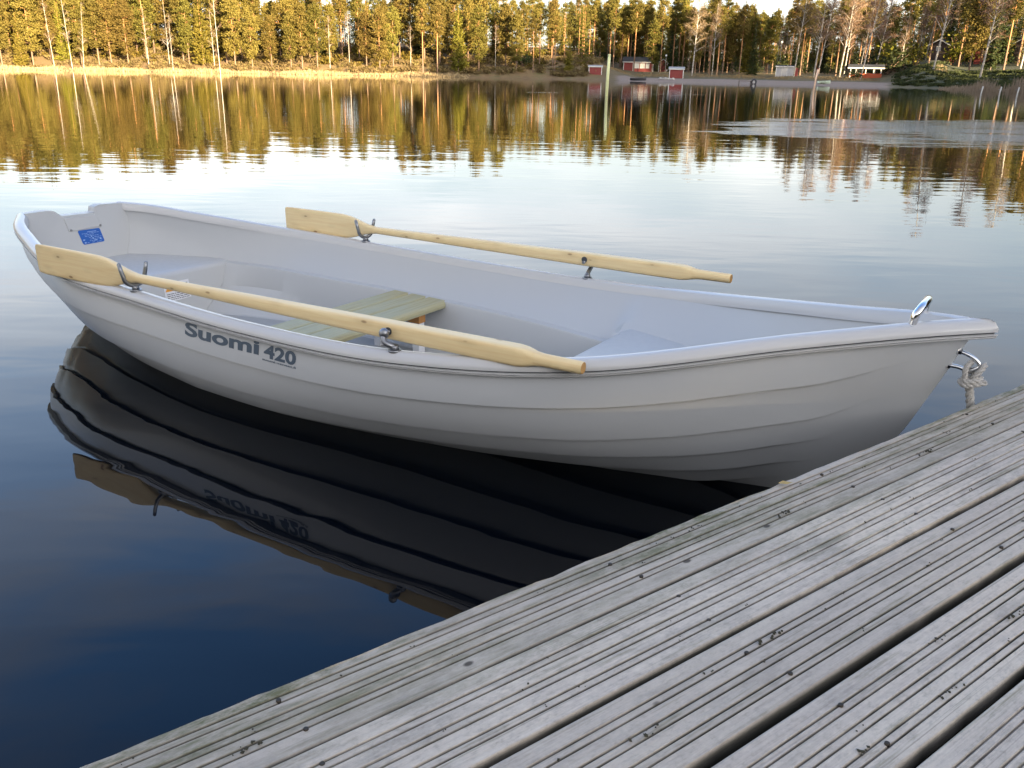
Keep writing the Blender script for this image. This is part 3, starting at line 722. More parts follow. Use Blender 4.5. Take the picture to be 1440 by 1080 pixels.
sun = bpy.data.lights.new('sun', 'SUN'); sun.energy = 5.0; sun.angle = R(.6); sun.color = (1.0, .77, .46)
so = bpy.data.objects.new('sun', sun); COL.objects.link(so)
to_sun = Vector((math.sin(SUN_AZ)*math.cos(SUN_EL), math.cos(SUN_AZ)*math.cos(SUN_EL), math.sin(SUN_EL)))
so.rotation_euler = to_sun.to_track_quat('Z', 'Y').to_euler()
scene.view_settings.view_transform = 'Standard'; scene.view_settings.look = 'None'; scene.view_settings.gamma = 1; scene.view_settings.exposure = 2.7
scene.view_settings.use_curve_mapping = False
scene.cycles.max_bounces = 8; scene.cycles.use_denoising = True

# ------------------------------------------------------------------ trees
RNG = np.random.default_rng(21)
def leaf_quads(C, a, b, rng, up=0.0, dirs=None):
    """one quad per centre; a, b half sizes; random facing"""
    n = len(C); N = rng.normal(size=(n, 3)); N[:, 2] += up; N /= np.linalg.norm(N, axis=1)[:, None]
    T = rng.normal(size=(n, 3)) if dirs is None else dirs+rng.normal(size=(n, 3))*.25
    T -= N*(T*N).sum(1)[:, None]; T /= np.linalg.norm(T, axis=1)[:, None]+1e-9; B = np.cross(N, T)
    a = np.asarray(a).reshape(-1, 1); b = np.asarray(b).reshape(-1, 1)
    V = np.stack([C-T*a*.9, C-B*b, C+T*a, C+B*b], 1)
    return V.reshape(-1, 3)
def quads_mesh(name, V, mat):
    n = len(V)//4; me = mesh_np(name, V, np.arange(n*4).reshape(n, 4)); me.materials.append(mat); return me
def tubes_np(paths, n=6):
    VV, FF, o = [], [], 0
    for pts, rad in paths:
        pts = np.asarray(pts, float); k = len(pts); t = np.gradient(pts, axis=0); t /= np.linalg.norm(t, axis=1)[:, None]+1e-9
        ref = np.where(np.abs(t[:, 2:3]) > .9, np.array([[1., 0, 0]]), np.array([[0., 0, 1]]))
        a = np.cross(t, ref); a /= np.linalg.norm(a, axis=1)[:, None]; b = np.cross(t, a)
        th = 2*math.pi*np.arange(n)/n
        ring = pts[:, None]+(a[:, None]*np.cos(th)[None, :, None]+b[:, None]*np.sin(th)[None, :, None])*np.asarray(rad, float)[:, None, None]
        VV.append(ring.reshape(-1, 3)); i = np.arange(k*n).reshape(k, n)+o; j = np.roll(i, -1, 1)
        FF.append(np.stack([i[:-1], j[:-1], j[1:], i[1:]], -1).reshape(-1, 4)); o += k*n
    return np.concatenate(VV), np.concatenate(FF)
def tube_mesh(name, paths, mat, n=6):
    V, F = tubes_np(paths, n); me = mesh_np(name, V, F, True); me.materials.append(mat); return me

def mat_leaf(name, c1, c2, c3, trans=.34):
    t = NT(name); oi = t.n.new('ShaderNodeObjectInfo'); f = t.noise(t.coords(), .9, 3, .6)
    col = t.ramp(f, [(.3, c1), (.5, c2), (.72, c3)])
    hsv = t.n.new('ShaderNodeHueSaturation'); t.link(col, hsv.inputs['Color'])
    t.link(t.math('ADD', .475, t.math('MULTIPLY', oi.outputs['Random'], .04)), hsv.inputs['Hue'])
    r2 = t.math('FRACT', t.math('MULTIPLY', oi.outputs['Random'], 7.31))
    t.link(t.math('ADD', .72, t.math('MULTIPLY', r2, .55)), hsv.inputs['Value'])
    t.base(hsv.outputs['Color'], .75, Specular__IOR__Level=.15)
    tr = t.n.new('ShaderNodeBsdfTranslucent'); t.link(hsv.outputs['Color'], tr.inputs['Color'])
    mx = t.n.new('ShaderNodeMixShader'); mx.inputs[0].default_value = trans
    t.link(t.b.outputs[0], mx.inputs[1]); t.link(tr.outputs[0], mx.inputs[2]); t.link(mx.outputs[0], t.out.inputs['Surface'])
    return t.m
PINE_L = mat_leaf('pine_needles', (.095, .082, .018), (.150, .125, .028), (.195, .158, .042))
YOUNG_L = mat_leaf('young_conifer_needles', (.105, .098, .016), (.165, .145, .024), (.20, .168, .034))
SPRUCE_L = mat_leaf('spruce_needles', (.026, .038, .016), (.040, .055, .020), (.062, .074, .026))
TWIG_L = mat_leaf('birch_twigs', (.12, .080, .052), (.18, .122, .078), (.24, .165, .10), .1)
BUSH_L = mat_leaf('willow_leaves', (.10, .11, .015), (.16, .16, .02), (.20, .19, .03))
DRY_L = mat_leaf('dry_heath', (.10, .07, .035), (.15, .10, .05), (.17, .14, .05))
def mat_bark(name, lo, hi, z0, z1, sc=(6, 6, 2)):
    t = NT(name); v = t.coords(); s = t.n.new('ShaderNodeSeparateXYZ'); t.link(v, s.inputs[0])
    n = t.noise(t.coords(sc), 1, 4, .7)
    k = t.math('MULTIPLY', t.math('SUBTRACT', t.math('ADD', s.outputs['Z'], t.math('MULTIPLY', n, 3.0)), z0), 1/(z1-z0), True)
    c = t.mix(k, t.mix(n, tuple(x*.6 for x in lo), tuple(x*1.4 for x in lo)), t.mix(n, tuple(x*.7 for x in hi), tuple(x*1.25 for x in hi)))
    return t.base(c, .9)
PINE_B = mat_bark('pine_bark', (.17, .11, .075), (.38, .185, .075), 4, 10)
SPRUCE_B = mat_bark('spruce_bark', (.12, .09, .07), (.14, .10, .075), 4, 10)
t = NT('birch_bark'); nz = t.noise(t.coords((3, 3, 5)), 1, 4, .75)
BIRCH_B = t.base(t.ramp(nz, [(.36, (.06, .055, .05)), (.46, (.30, .265, .23)), (.6, (.44, .40, .34))]), .8)

def trunk_path(H, r, rng, lean=.012, k=9, fork=None):
    z = np.linspace(-.4, H, k); f = z/H
    wob = np.cumsum(rng.normal(0, lean*H/k, (k, 2)), 0)*f[:, None].clip(0)
    return np.stack([wob[:, 0], wob[:, 1], z], -1), r*(1-.86*f.clip(0, 1))+.012
def on_path(pts, z): return np.array([np.interp(z, pts[:, 2], pts[:, 0]), np.interp(z, pts[:, 2], pts[:, 1]), z])
def pine(rng, H, cb, R0, dens=1.0, leafs=42, shape='pine'):
    """cb: crown base fraction, R0 crown radius"""
    tp, tr = trunk_path(H, .011*H, rng); paths = [(tp, tr)]; C = []; A = []; D = []
    nb = int(36*dens)
    for i in range(nb):
        f = rng.uniform(0, 1)**.85; z = H*(cb+(1-cb)*f)
        env = (math.sin(math.pi*min(1, .16+.80*f))**.7) if shape == 'pine' else (1-f)**.8*.95+.06
        L = R0*env*rng.uniform(.55, 1.08); a = rng.uniform(0, 2*math.pi)
        b0 = on_path(tp, min(z, H*.97)); d = np.array([math.cos(a), math.sin(a), rng.uniform(.0, .45)])
        e = b0+d*L
        if f < .9: paths.append(([b0, b0+d*L*.5+np.array([0, 0, -.05*L]), e], [.035, .022, .008]))
        k = int(leafs*rng.uniform(.6, 1.3)); r = rng.uniform(.34, .62)*(.55+.45*env)*(R0/1.7)
        ctr = b0+d*L*rng.uniform(.62, 1.0)
        q = rng.normal(size=(k, 3))*np.array([r, r, r*.55])*.75
        C.append(ctr+q); D.append(np.tile(d, (k, 1))); A.append(rng.uniform(.10, .21, k))
    top = on_path(tp, H); k = leafs
    C.append(top+rng.normal(size=(k, 3))*np.array([.30, .30, .55])+np.array([0, 0, -.1])); D.append(np.tile([0, 0, 1.], (k, 1))); A.append(rng.uniform(.11, .22, k))
    for _ in range(int(5+H*.4)):      # dead snags on the bare trunk
        z = rng.uniform(H*min(.25, cb*.6), H*cb+.4); b0 = on_path(tp, z); a = rng.uniform(0, 6.28); L = rng.uniform(.3, .9)
        paths.append(([b0, b0+np.array([math.cos(a)*L, math.sin(a)*L, rng.uniform(-.1, .2)])], [.018, .006]))
    C = np.concatenate(C); A = np.concatenate(A); D = np.concatenate(D)
    return paths, leaf_quads(C, A*1.25, A*.72, rng, .5, D)
def spruce(rng, H, R0, base=.06, step=.42, young=False):
    tp, tr = trunk_path(H, .010*H, rng, .004); paths = [(tp, tr)]; C = []; D = []; A = []
    z = H*base
    while z < H*.985:
        f = (z/H-base)/(1-base); L0 = R0*(1-f)**(.85 if not young else .72)+.08; nbr = int(7+4*(1-f))
        for k in range(nbr):
            a = rng.uniform(0, 6.28); L = L0*rng.uniform(.62, 1.1); b0 = on_path(tp, z+rng.uniform(-.2, .2)); dz = (-.30 if not young else .12)+.35*f
            d = np.array([math.cos(a), math.sin(a), dz]); m_ = max(4, int(L*15)); tt = rng.uniform(.12, 1, m_)
            c = b0+d*L*tt[:, None]; c[:, 2] += -.10*L*np.sin(tt*3.14)
            c += rng.normal(size=(m_, 3))*np.array([.11, .11, .10]); C.append(c); D.append(np.tile(d, (m_, 1))); A.append(rng.uniform(.10, .21, m_)*(1-.35*f))
        z += step*rng.uniform(.75, 1.25)
    C = np.concatenate(C); D = np.concatenate(D); A = np.concatenate(A)
    return paths, leaf_quads(C, A*1.3, A*.65, rng, .7, D)
def birch(rng, H, R0, dens=1.0):
    tp, tr = trunk_path(H, .0066*H, rng, .022, 12); paths = [(tp, tr)]; C = []; D = []
    tw = []
    for i in range(int(34*dens)):
        f = rng.uniform(0, 1); z = H*(.26+.72*f); b0 = on_path(tp, z); a = rng.uniform(0, 6.28); L = R0*(1-.75*f)*rng.uniform(.6, 1.15)
        d = np.array([math.cos(a), math.sin(a), rng.uniform(.7, 1.5)]); e1 = b0+d*L*.55; e2 = e1+np.array([math.cos(a), math.sin(a), .25])*L*.45
        paths.append(([b0, e1, e2], [.030*(1-.6*f)+.008, .018*(1-.5*f)+.004, .005]))
        k = int(30*dens); tt = rng.uniform(.25, 1.1, k); base = np.where(tt[:, None] < .6, b0+(e1-b0)*(tt/.6)[:, None], e1+(e2-e1)*((tt-.6)/.5)[:, None])
        tw.append((base, a))
    V = []
    for base, a in tw:
        k = len(base); d = rng.normal(size=(k, 3))*.7; d[:, 2] += .35; d[:, :2] += np.array([math.cos(a), math.sin(a)])*.5
        d /= np.linalg.norm(d, axis=1)[:, None]; L = rng.uniform(.35, .95, k)
        for j in range(2):
            dd = d+rng.normal(size=(k, 3))*.35; c = base+dd*L[:, None]*.5
            V.append(leaf_quads(c, L*.5, np.full(k, .017), rng, 0, dd))
    return paths, np.concatenate(V)
def bush(rng, H, W, n=420, tiny=.09):
    C = []; paths = []
    for i in range(9):
        a = rng.uniform(0, 6.28); e = np.array([math.cos(a)*W*rng.uniform(.2, .9), math.sin(a)*W*rng.uniform(.2, .9), H*rng.uniform(.55, 1)])
        paths.append(([np.array([0, 0, -.1]), e*.5+np.array([0, 0, .1]), e], [.03, .02, .006]))
        k = n//9; C.append(e*rng.uniform(.45, 1.02, (k, 1))+rng.normal(size=(k, 3))*np.array([.22*W, .22*W, .14*H]))
    C = np.concatenate(C); C[:, 2] = np.abs(C[:, 2]); A = RNG.uniform(.7, 1.5, len(C))*tiny
    return paths, leaf_quads(C, A*1.3, A*.7, rng, .3)

KIND = {}
def proto(kind, gen, n, bark, leaf):
    for i in range(n):
        paths, V = gen(i); KIND.setdefault(kind, []).append((tube_mesh('trunk', paths, bark), quads_mesh('crown', V, leaf)))
def pr(i, s): return np.random.default_rng(1000*s+i)
proto('full_pine', lambda i: pine(pr(i, 1), 14, .20, 2.1, 2.4, 84), 6, PINE_B, PINE_L)
proto('tall_pine', lambda i: pine(pr(i, 2), 20, .52, 2.15, 1.7, 84), 6, PINE_B, PINE_L)
proto('young_conifer', lambda i: spruce(pr(i, 3), 12, 1.9, .05, .36, True), 5, PINE_B, YOUNG_L)
proto('spruce', lambda i: spruce(pr(i, 4), 15, 2.1), 4, SPRUCE_B, SPRUCE_L)
proto('birch', lambda i: birch(pr(i, 5), 14, 2.1), 6, BIRCH_B, TWIG_L)
proto('sparse_birch', lambda i: birch(pr(i, 9), 14, 1.7, .42), 5, BIRCH_B, TWIG_L)
proto('bush', lambda i: bush(pr(i, 6), 2.2, 1.5), 3, PINE_B, BUSH_L)
proto('low_bush', lambda i: bush(pr(i, 7), 1.3, 1.4, 300), 3, PINE_B, SPRUCE_L)
proto('heath', lambda i: bush(pr(i, 8), .9, 1.3, 300), 3, PINE_B, DRY_L)
NAMEH = {'full_pine': ('pine_tree', 14), 'tall_pine': ('pine_tree', 20), 'young_conifer': ('young_conifer', 12), 'spruce': ('spruce_tree', 15), 'birch': ('birch_tree', 14), 'sparse_birch': ('birch_tree', 14), 'bush': ('bush', 2.2), 'low_bush': ('bush', 1.3), 'heath': ('bush', .9)}
def plant(kind, px, D, H, label, cat, group=None, lean=0.0, wide=1.0, i=None):
    name, h0 = NAMEH[kind]; loc = at(px, D); k = KIND[kind]; tm, cm = k[RNG.integers(len(k)) if i is None else i % len(k)]
    e = bpy.data.objects.new(name, None); COL.objects.link(e); tag(e, label, cat, group)
    s = H/h0*DF(px)**.85; e.location = loc; e.scale = (s*wide, s*wide, s); e.rotation_euler = (lean*RNG.normal()*.5, lean, RNG.uniform(0, 6.28)); e.empty_display_size = .5
    if lean: e.rotation_euler = (0, lean, 0)
    for nm, me in (('trunk', tm), ('crown', cm)):
        o = bpy.data.objects.new(nm if 'bush' not in name else {'trunk': 'stem', 'crown': 'foliage'}[nm], me); COL.objects.link(o); o.parent = e
    return e
HT_PX = [-200, 0, 330, 395, 430, 560, 700, 760, 790, 850, 950, 1010, 1050, 1120, 1250, 1440, 1640]
HT_M = [11, 13.0, 13.5, 10.5, 12.5, 14, 15, 14.5, 12.5, 16.5, 17, 16, 13.5, 16, 16.5, 17, 17]
def tall(px): return .95*float(np.interp(px, HT_PX, HT_M))
zone = lambda px: 0 if px < 400 else 1 if px < 800 else 2 if px < 1010 else 3
ZN = ['on the left far shore', 'on the far bank left of the red sheds', 'behind the red house on the far shore', 'behind the beach on the right far shore']
PL = {('full_pine'): 'sunlit pine with a full yellow-green crown ', 'tall_pine': 'tall pine with a bare orange trunk ', 'young_conifer': 'young cone-shaped conifer with bright green needles ', 'spruce': 'dark narrow spruce ', 'birch': 'leafless birch with a thin white trunk ', 'sparse_birch': 'thin white birch almost bare '}
CATS = {'full_pine': 'pine', 'tall_pine': 'pine', 'young_conifer': 'conifer', 'spruce': 'spruce', 'birch': 'birch', 'sparse_birch': 'birch'}
GRP = {'full_pine': 'full pines ', 'tall_pine': 'tall bare-trunked pines ', 'young_conifer': 'young conifers ', 'spruce': 'spruces ', 'birch': 'birches ', 'sparse_birch': 'thin birches '}
def forest_row(px0, px1, step, off, mixk, hs=1.0):
    px = px0
    while px < px1:
        z = zone(px); ks = mixk[z] if isinstance(mixk, list) else mixk
        kind = ks[RNG.integers(len(ks))]; D = (float(np.interp(px, SH_PX, SH_D))+off*RNG.uniform(.75, 1.3))/DF(px)
        h = tall(px)*hs*RNG.uniform(.80, 1.08)
        if kind == 'young_conifer': h *= RNG.uniform(.55, .95)
        if 'birch' in kind: h *= .80
        if kind == 'spruce': h *= RNG.uniform(.7, 1.0)
        if kind == 'full_pine' and z >= 2: h *= .8
        plant(kind, px, D, h, PL[kind]+ZN[z], CATS[kind], GRP[kind]+ZN[z], wide=1.0 if z < 2 else .95)
        px += step*RNG.uniform(.6, 1.4)
L0 = ['full_pine', 'full_pine', 'full_pine', 'young_conifer', 'full_pine']
L1 = ['full_pine', 'young_conifer', 'young_conifer', 'full_pine', 'tall_pine']
L2 = ['tall_pine', 'tall_pine', 'tall_pine', 'full_pine', 'spruce', 'tall_pine', 'young_conifer']
L3 = ['tall_pine', 'tall_pine', 'spruce', 'birch', 'tall_pine', 'full_pine', 'tall_pine']
forest_row(-40, 800, 22, 7, [L0+['sparse_birch'], L1+['sparse_birch'], L2, L3], .88)
forest_row(-50, 800, 19, 14, [L0, L1, L2, L3], 1.0)
forest_row(-40, 800, 23, 23, [L0, L1+['spruce'], L2, L3], .98)
forest_row(800, 1480, 19, 62, [L0, L1, L2, L3], .95)
forest_row(800, 1480, 19, 76, [L0, L1, L2, L3], 1.0)
forest_row(810, 1480, 22, 92, [L0, L1, L2, ['tall_pine', 'spruce', 'full_pine', 'tall_pine']], 1.0)

forest_row(800, 1060, 9, 56, ('tall_pine', 'tall_pine', 'tall_pine', 'full_pine'), .97)
# the rest of the wood behind, and the wood on the near shore behind the camera: single masses
def wood_mass(name, spots, kinds):
    TV, TF, CV, o = [], [], [], 0
    lo = {}
    for k in kinds:
        g = {'full_pine': lambda q: pine(q, 14, .12, 2.6, 1.3, 30), 'tall_pine': lambda q: pine(q, 20, .35, 2.5, 1.2, 28), 'spruce': lambda q: spruce(q, 15, 2.1, .05, .9)}[k]
        lo[k] = [g(pr(j, 40)) for j in range(3)]
    for x, y, H in spots:
        k = kinds[RNG.integers(len(kinds))]; paths, V = lo[k][RNG.integers(3)]; s = H/{'full_pine': 14, 'tall_pine': 20, 'spruce': 15}[k]
        a = RNG.uniform(0, 6.28); c, s_ = math.cos(a), math.sin(a); M3 = np.array([[c, -s_, 0], [s_, c, 0], [0, 0, 1]])*s; off = np.array([x, y, gz(x, y)])
        CV.append(V@M3.T*1.0+off); tv, tf = tubes_np(paths[:1], 5); TV.append(tv@M3.T+off); TF.append(tf+o); o += len(tv)
    V = np.concatenate(CV+TV); n = sum(len(c) for c in CV)//4
    F = np.concatenate([np.arange(n*4).reshape(n, 4)]+[f+n*4 for f in TF])
    me = mesh_np(name, V, F); me.materials.append(PINE_L); me.materials.append(PINE_B)
    mi = np.zeros(len(F), np.int32); mi[n:] = 1; me.polygons.foreach_set('material_index', mi)
    return obj(name, me)
sp_ = []
for off, st in ((22, 20), (30, 20), (38, 22), (48, 24), (60, 26), (76, 30)):
    px = -160
    while px < 830:
        d = azdir(px)*(float(np.interp(px, SH_PX, SH_D))+off*RNG.uniform(.9, 1.15)); sp_.append((d.x, d.y, tall(px)*DF(px)**.85*RNG.uniform(.75, .98)*.92)); px += st*RNG.uniform(.6, 1.4)
for off, st in ((84, 22), (94, 20), (104, 20), (114, 20), (124, 22), (138, 24), (152, 28)):
    px = 790
    while px < 1640:
        d = azdir(px)*(float(np.interp(px, SH_PX, SH_D))+off*RNG.uniform(.95, 1.08)); sp_.append((d.x, d.y, tall(px)*DF(px)**.85*RNG.uniform(.75, .98)*.95)); px += st*RNG.uniform(.6, 1.4)
a = R(-82)
while a < azs[2]:
    for off in (8, 16, 26, 38, 52): aq = a+RNG.normal()*.006; r = float(shore(aq))+off+RNG.uniform(-3, 3); sp_.append((math.sin(aq)*r, math.cos(aq)*r, RNG.uniform(11, 17)))
    a += .024
for off in (70, 80, 90):
    px = 800
    while px < 1500:
        d = azdir(px)*(float(np.interp(px, SH_PX, SH_D))+off+RNG.uniform(-4, 4)); sp_.append((d.x, d.y, RNG.uniform(5, 9))); px += 17*RNG.uniform(.6, 1.4)
tag(wood_mass('forest', sp_, ['full_pine', 'tall_pine', 'spruce']), 'dense conifer forest filling in behind the shoreline trees', 'forest', kind='stuff')
sp_ = []
a = R(46)
while a < R(235):
    for off in (6, 11, 17, 24, 32, 42, 54):
        aa_ = a+RNG.normal()*.02; r = float(shore((aa_+math.pi) % (2*math.pi)-math.pi))+off+RNG.uniform(-3, 3)
        sp_.append((math.sin(aa_)*r, math.cos(aa_)*r, RNG.uniform(18, 25) if aa_ > R(92) else RNG.uniform(22, 29)))
    a += 2.8/float(shore((a+math.pi) % (2*math.pi)-math.pi))
tag(wood_mass('near_shore_forest', sp_, ['full_pine', 'spruce', 'full_pine']), 'tall conifer forest on the near shore shading the dock', 'forest', kind='stuff')

# reeds and heath along the shores (nobody could count them)
def reeds(name, px0, px1, d0, d1, h0, h1, n, label, c1, c2, zfix=None, wd=.02):
    px = RNG.uniform(px0, px1, n); V = np.zeros((n, 4, 3))
    az = np.interp(px, pxs, azs); D = np.interp(px, SH_PX, SH_D)+RNG.uniform(d0, d1, n)
    dens = np.sin(px*.11)+np.sin(px*.043+1)+RNG.normal(0, .8, n); keep = dens > -1.2; az, D = az[keep], D[keep]; n = keep.sum()
    x = np.sin(az)*D; y = np.cos(az)*D; z = np.maximum(ground_z(x, y), -.1); h = RNG.uniform(h0, h1, n)*(.45+.75*np.clip(dens[keep]+.5, 0, 1.4)/1.4)*np.clip((px[keep]-px0)/70, .12, 1); a = RNG.uniform(0, 3.14, n); w_ = RNG.uniform(.6, 1.5, n)*wd
    lx, ly = RNG.normal(0, .16, n)*h, RNG.normal(0, .16, n)*h
    V = np.zeros((n, 4, 3)); cx, cy = np.cos(a)*w_, np.sin(a)*w_
    V[:, 0] = np.stack([x-cx, y-cy, z], -1); V[:, 1] = np.stack([x+cx, y+cy, z], -1)
    V[:, 2] = np.stack([x+lx+cx*.5, y+ly+cy*.5, z+h], -1); V[:, 3] = np.stack([x+lx-cx*.5, y+ly-cy*.5, z+h], -1)
    me = mesh_np(name, V.reshape(-1, 3), np.arange(n*4).reshape(n, 4)); t = NT(name); f = t.noise(t.coords(), 1.2, 3)
    me.materials.append(t.base(t.mix(f, c1, c2), .8)); tag(obj(name, me), label, 'reeds', kind='stuff')
reeds('dry_reeds', -80, 660, -.3, 4.0, .10, .45, 15000, 'pale dry reeds fringing the sunlit left shore', (.20, .14, .065), (.42, .32, .17), wd=.035)
reeds('tan_reeds', 1322, 1500, -22, 3, .6, 1.6, 4200, 'tan reeds standing in the water on the right', (.11, .08, .055), (.34, .26, .18), wd=.03)
reeds('beach_grass', 800, 1330, 24, 42, .08, .28, 9000, 'low brown grass above the beach', (.13, .10, .045), (.22, .15, .07), wd=.04)
def undergrowth(name, n, px0, px1, d0, d1, kindmat, H, label):
    Vs = []; src = [bush(pr(j, 77), H, 1.2, 150, .12)[1] for j in range(3)]
    for _ in range(n):
        px = RNG.uniform(px0, px1); q_ = RNG.uniform(d0, d1)
        if name == 'dark_undergrowth' and px > 1285 and q_ < 80: continue
        d = azdir(px)*(float(np.interp(px, SH_PX, SH_D))+q_); s = RNG.uniform(.6, 1.5)
        Vs.append(src[RNG.integers(3)]*s+np.array([d.x, d.y, gz(d.x, d.y)-.1]))
    V = np.concatenate(Vs); tag(obj(name, quads_mesh(name, V, kindmat)), label, 'undergrowth', kind='stuff')
undergrowth('heath_undergrowth', 760, -60, 840, 4, 34, DRY_L, .8, 'brown heath and bracken covering the sunlit left bank')
undergrowth('green_undergrowth', 260, -60, 830, 9, 36, YOUNG_L, 1.0, 'green saplings and bilberry under the left shore trees')
undergrowth('dark_undergrowth', 620, 800, 1500, 52, 150, SPRUCE_L, 3.0, 'dark green thicket under the trees behind the beach')

undergrowth('slope_scrub', 420, 1262, 1500, 3, 46, SPRUCE_L, .30, 'low dark green scrub covering the slope above the reeds')
# individually placed trees on the beach and the shores
def lone(kind, px, D, H, label, lean=0.0, wide=1.0, cat='birch', i=None): return plant(kind, px, D, H, label, cat, None, lean, wide, i)
lone('birch', 973, 176, 15.5, 'bare pale birch standing right of the second red shed', .03, 1.25, i=0)
lone('birch', 1001, 180, 13, 'slender leafless birch right of the pale birch by the red shed', .0, 1.0, i=1)
lone('birch', 1116, 168, 17, 'white birch touching the right end of the grey shed', .05, 1.0, i=2)
lone('birch', 1144, 166, 18.5, 'leafless birch behind the orange-topped pole', .04, 1.1, i=3)
lone('birch', 1149, 168, 17, 'twin-trunk companion birch just right of the one behind the orange-topped pole', .10, 1.0, i=4)
lone('birch', 1180, 170, 18, 'white birch on the lawn left of the open pavilion', .06, 1.15, i=5)
lone('birch', 1186, 172, 17, 'second white birch on the lawn left of the open pavilion', .03, 1.0, i=0)
lone('birch', 1206, 175, 16, 'slanting birch rising from behind the pavilion roof, leftmost', .09, .9, i=1)
lone('birch', 1210, 158, 17, 'slanting white birch in front of the pavilion wall', .11, .95, i=2)
lone('birch', 1228, 176, 18, 'slanting birch rising over the right part of the pavilion', .10, .95, i=3)
lone('birch', 1297, 186, 17, 'white birch left of the dark cabin on the rise', .07, .9, i=4)
lone('birch', 1310, 150, 20, 'tall white birch in front of the dark cabin at the reed edge', .08, 1.0, i=5)
lone('birch', 1377, 150, 19, 'white birch in front of the middle red cabin on the right', .06, 1.1, i=0)
lone('birch', 1431, 160, 19, 'white birch at the far right edge by the cabin', .05, 1.0, i=1)
lone('sparse_birch', 76, 139, 9.5, 'bright white birch at the left shore, leftmost of three', -.03, .8, i=2)
lone('sparse_birch', 101, 139, 10.5, 'bright white birch at the left shore, middle of three', -.02, .8, i=3)
lone('sparse_birch', 117, 139, 9, 'bent white birch at the left shore, rightmost of three', .10, .8, i=4)
lone('sparse_birch', 309, 147, 13.5, 'tall thin white birch standing alone in front of the left pines', .0, .8, i=5)
lone('sparse_birch', 243, 146, 8, 'small white birch at the reed edge left of the tall thin one', .02, .8, i=1)
lone('young_conifer', 1094-42, 188, 13, 'green conifer left of the lamp post behind the beach', cat='conifer')
lone('bush', 1285, 172, 4.2, 'yellowish young birch bush right of the pavilion', cat='bush')
lone('bush', 1345, 182, 5.0, 'bright yellow-green bush between the two right cabins', wide=1.3, cat='bush')
lone('bush', 1258, 190, 6.5, 'green bush on the slope behind the pavilion', wide=1.2, cat='bush')
lone('low_bush', 1242, 180, 4, 'dark juniper bush behind the right end of the pavilion', wide=1.4, cat='bush')
lone('low_bush', 1201, 155, 1.5, 'low dark bush in front of the pavilion', wide=1.1, cat='bush')
lone('low_bush', 735, 186, 2.0, 'dark rounded bush on the bank left of the first red shed', wide=1.5, cat='bush')

# ------------------------------------------------------------------ huts on the far shore
RED = simple('red_ochre_boards', (.19, .036, .032), .8, .2, 3)
REDO = simple('orange_red_boards', (.36, .075, .03), .8, .2, 3)
TRIM = simple('white_trim', (.56, .55, .52), .6, .05)
ROOFD = simple('dark_felt_roof', (.035, .037, .042), .8, .25, 4)
ROOFL = simple('pale_grey_roof', (.30, .30, .30), .7, .15, 3)
GREYB = simple('weathered_grey_boards', (.36, .36, .38), .8, .15, 2)
DARKB = simple('dark_brown_boards', (.045, .03, .025), .8, .2, 3)
PANE = simple('window_glass', (.25, .27, .27), .08, .1)
CURT = simple('white_blind', (.62, .62, .58), .6, .08)
def hut(name, px, D, label, cat, rz=0.0, dz=0.0):
    p = at(px, D, dz); d = azdir(px); r_ = thing(name, p, label, cat, -math.atan2(d.x, d.y)+rz); r_.scale = (DF(px),)*3; return r_
def shed(name, px, D, w, dp, h, rise, label, wall, roofm, trim=TRIM, door=None, rz=0.0, fascia=True, gable=False):
    r = hut(name, px, D, label, 'shed', rz)
    mb = MB()
    if gable: mb.prism([(-w/2, -.5), (w/2, -.5), (w/2, h), (0, h+rise), (-w/2, h)], 'y', 0, dp)
    else: mb.prism([(0, -.5), (dp, -.5), (dp, h+rise*.4), (0, h)], 'x', -w/2, w/2)
    mb.build('wall', wall, r)
    mb = MB(); e = .22
    if gable:
        for s in (-1, 1): mb.prism([(s*(w/2+e), h-e*rise/(w/2)+.02), (0, h+rise+.02), (0, h+rise+.12), (s*(w/2+e), h-e*rise/(w/2)+.12)], 'y', -e, dp+e)
    else: mb.prism([(-e, h+.01), (dp+e, h+rise*.45+.01), (dp+e, h+rise*.45+.10), (dp*.5, h+rise+.1), (-e, h+.10)], 'x', -w/2-e, w/2+e)
    rf = mb.build('roof', roofm, r)
    if fascia and not gable:
        mb = MB(); mb.box(-w/2-e, w/2+e, -e-.03, -e-.002, h-.06, h+.12); mb.build('fascia', trim, rf)
    for s in (-1, 1):
        mb = MB(); mb.box(s*w/2-.07, s*w/2+.07, -.03, .05, -.1, h-.01); mb.build('corner_board', trim, r)
    return r
r = shed('beach_shed', 837, 181, 2.5, 2.2, 1.45, .25, 'small red shed with white corners and pale roof, left of the green pole', RED, ROOFL)
r = shed('beach_shed', 951, 164, 2.4, 2.2, 1.5, .35, 'red shed with pale grey roof right of the red house', RED, ROOFL)
mb = MB(); mb.box(.3, .9, -.012, -.002, 0, 1.3); mb.build('door', RED, r)
r = shed('changing_shed', 1103, 171, 3.1, 1.8, 1.6, .2, 'grey boarded shed with white roof edge and a red end on the beach lawn', GREYB, ROOFD)
mb = MB(); mb.box(1.62, 2.25, .1, 1.7, -.1, 1.45); mb.build('red_annex', RED, r)
for x in (-.55, .35):
    mb = MB(); mb.box(x-.03, x+.03, -.02, -.002, 0, 1.5); mb.build('batten', TRIM, r)
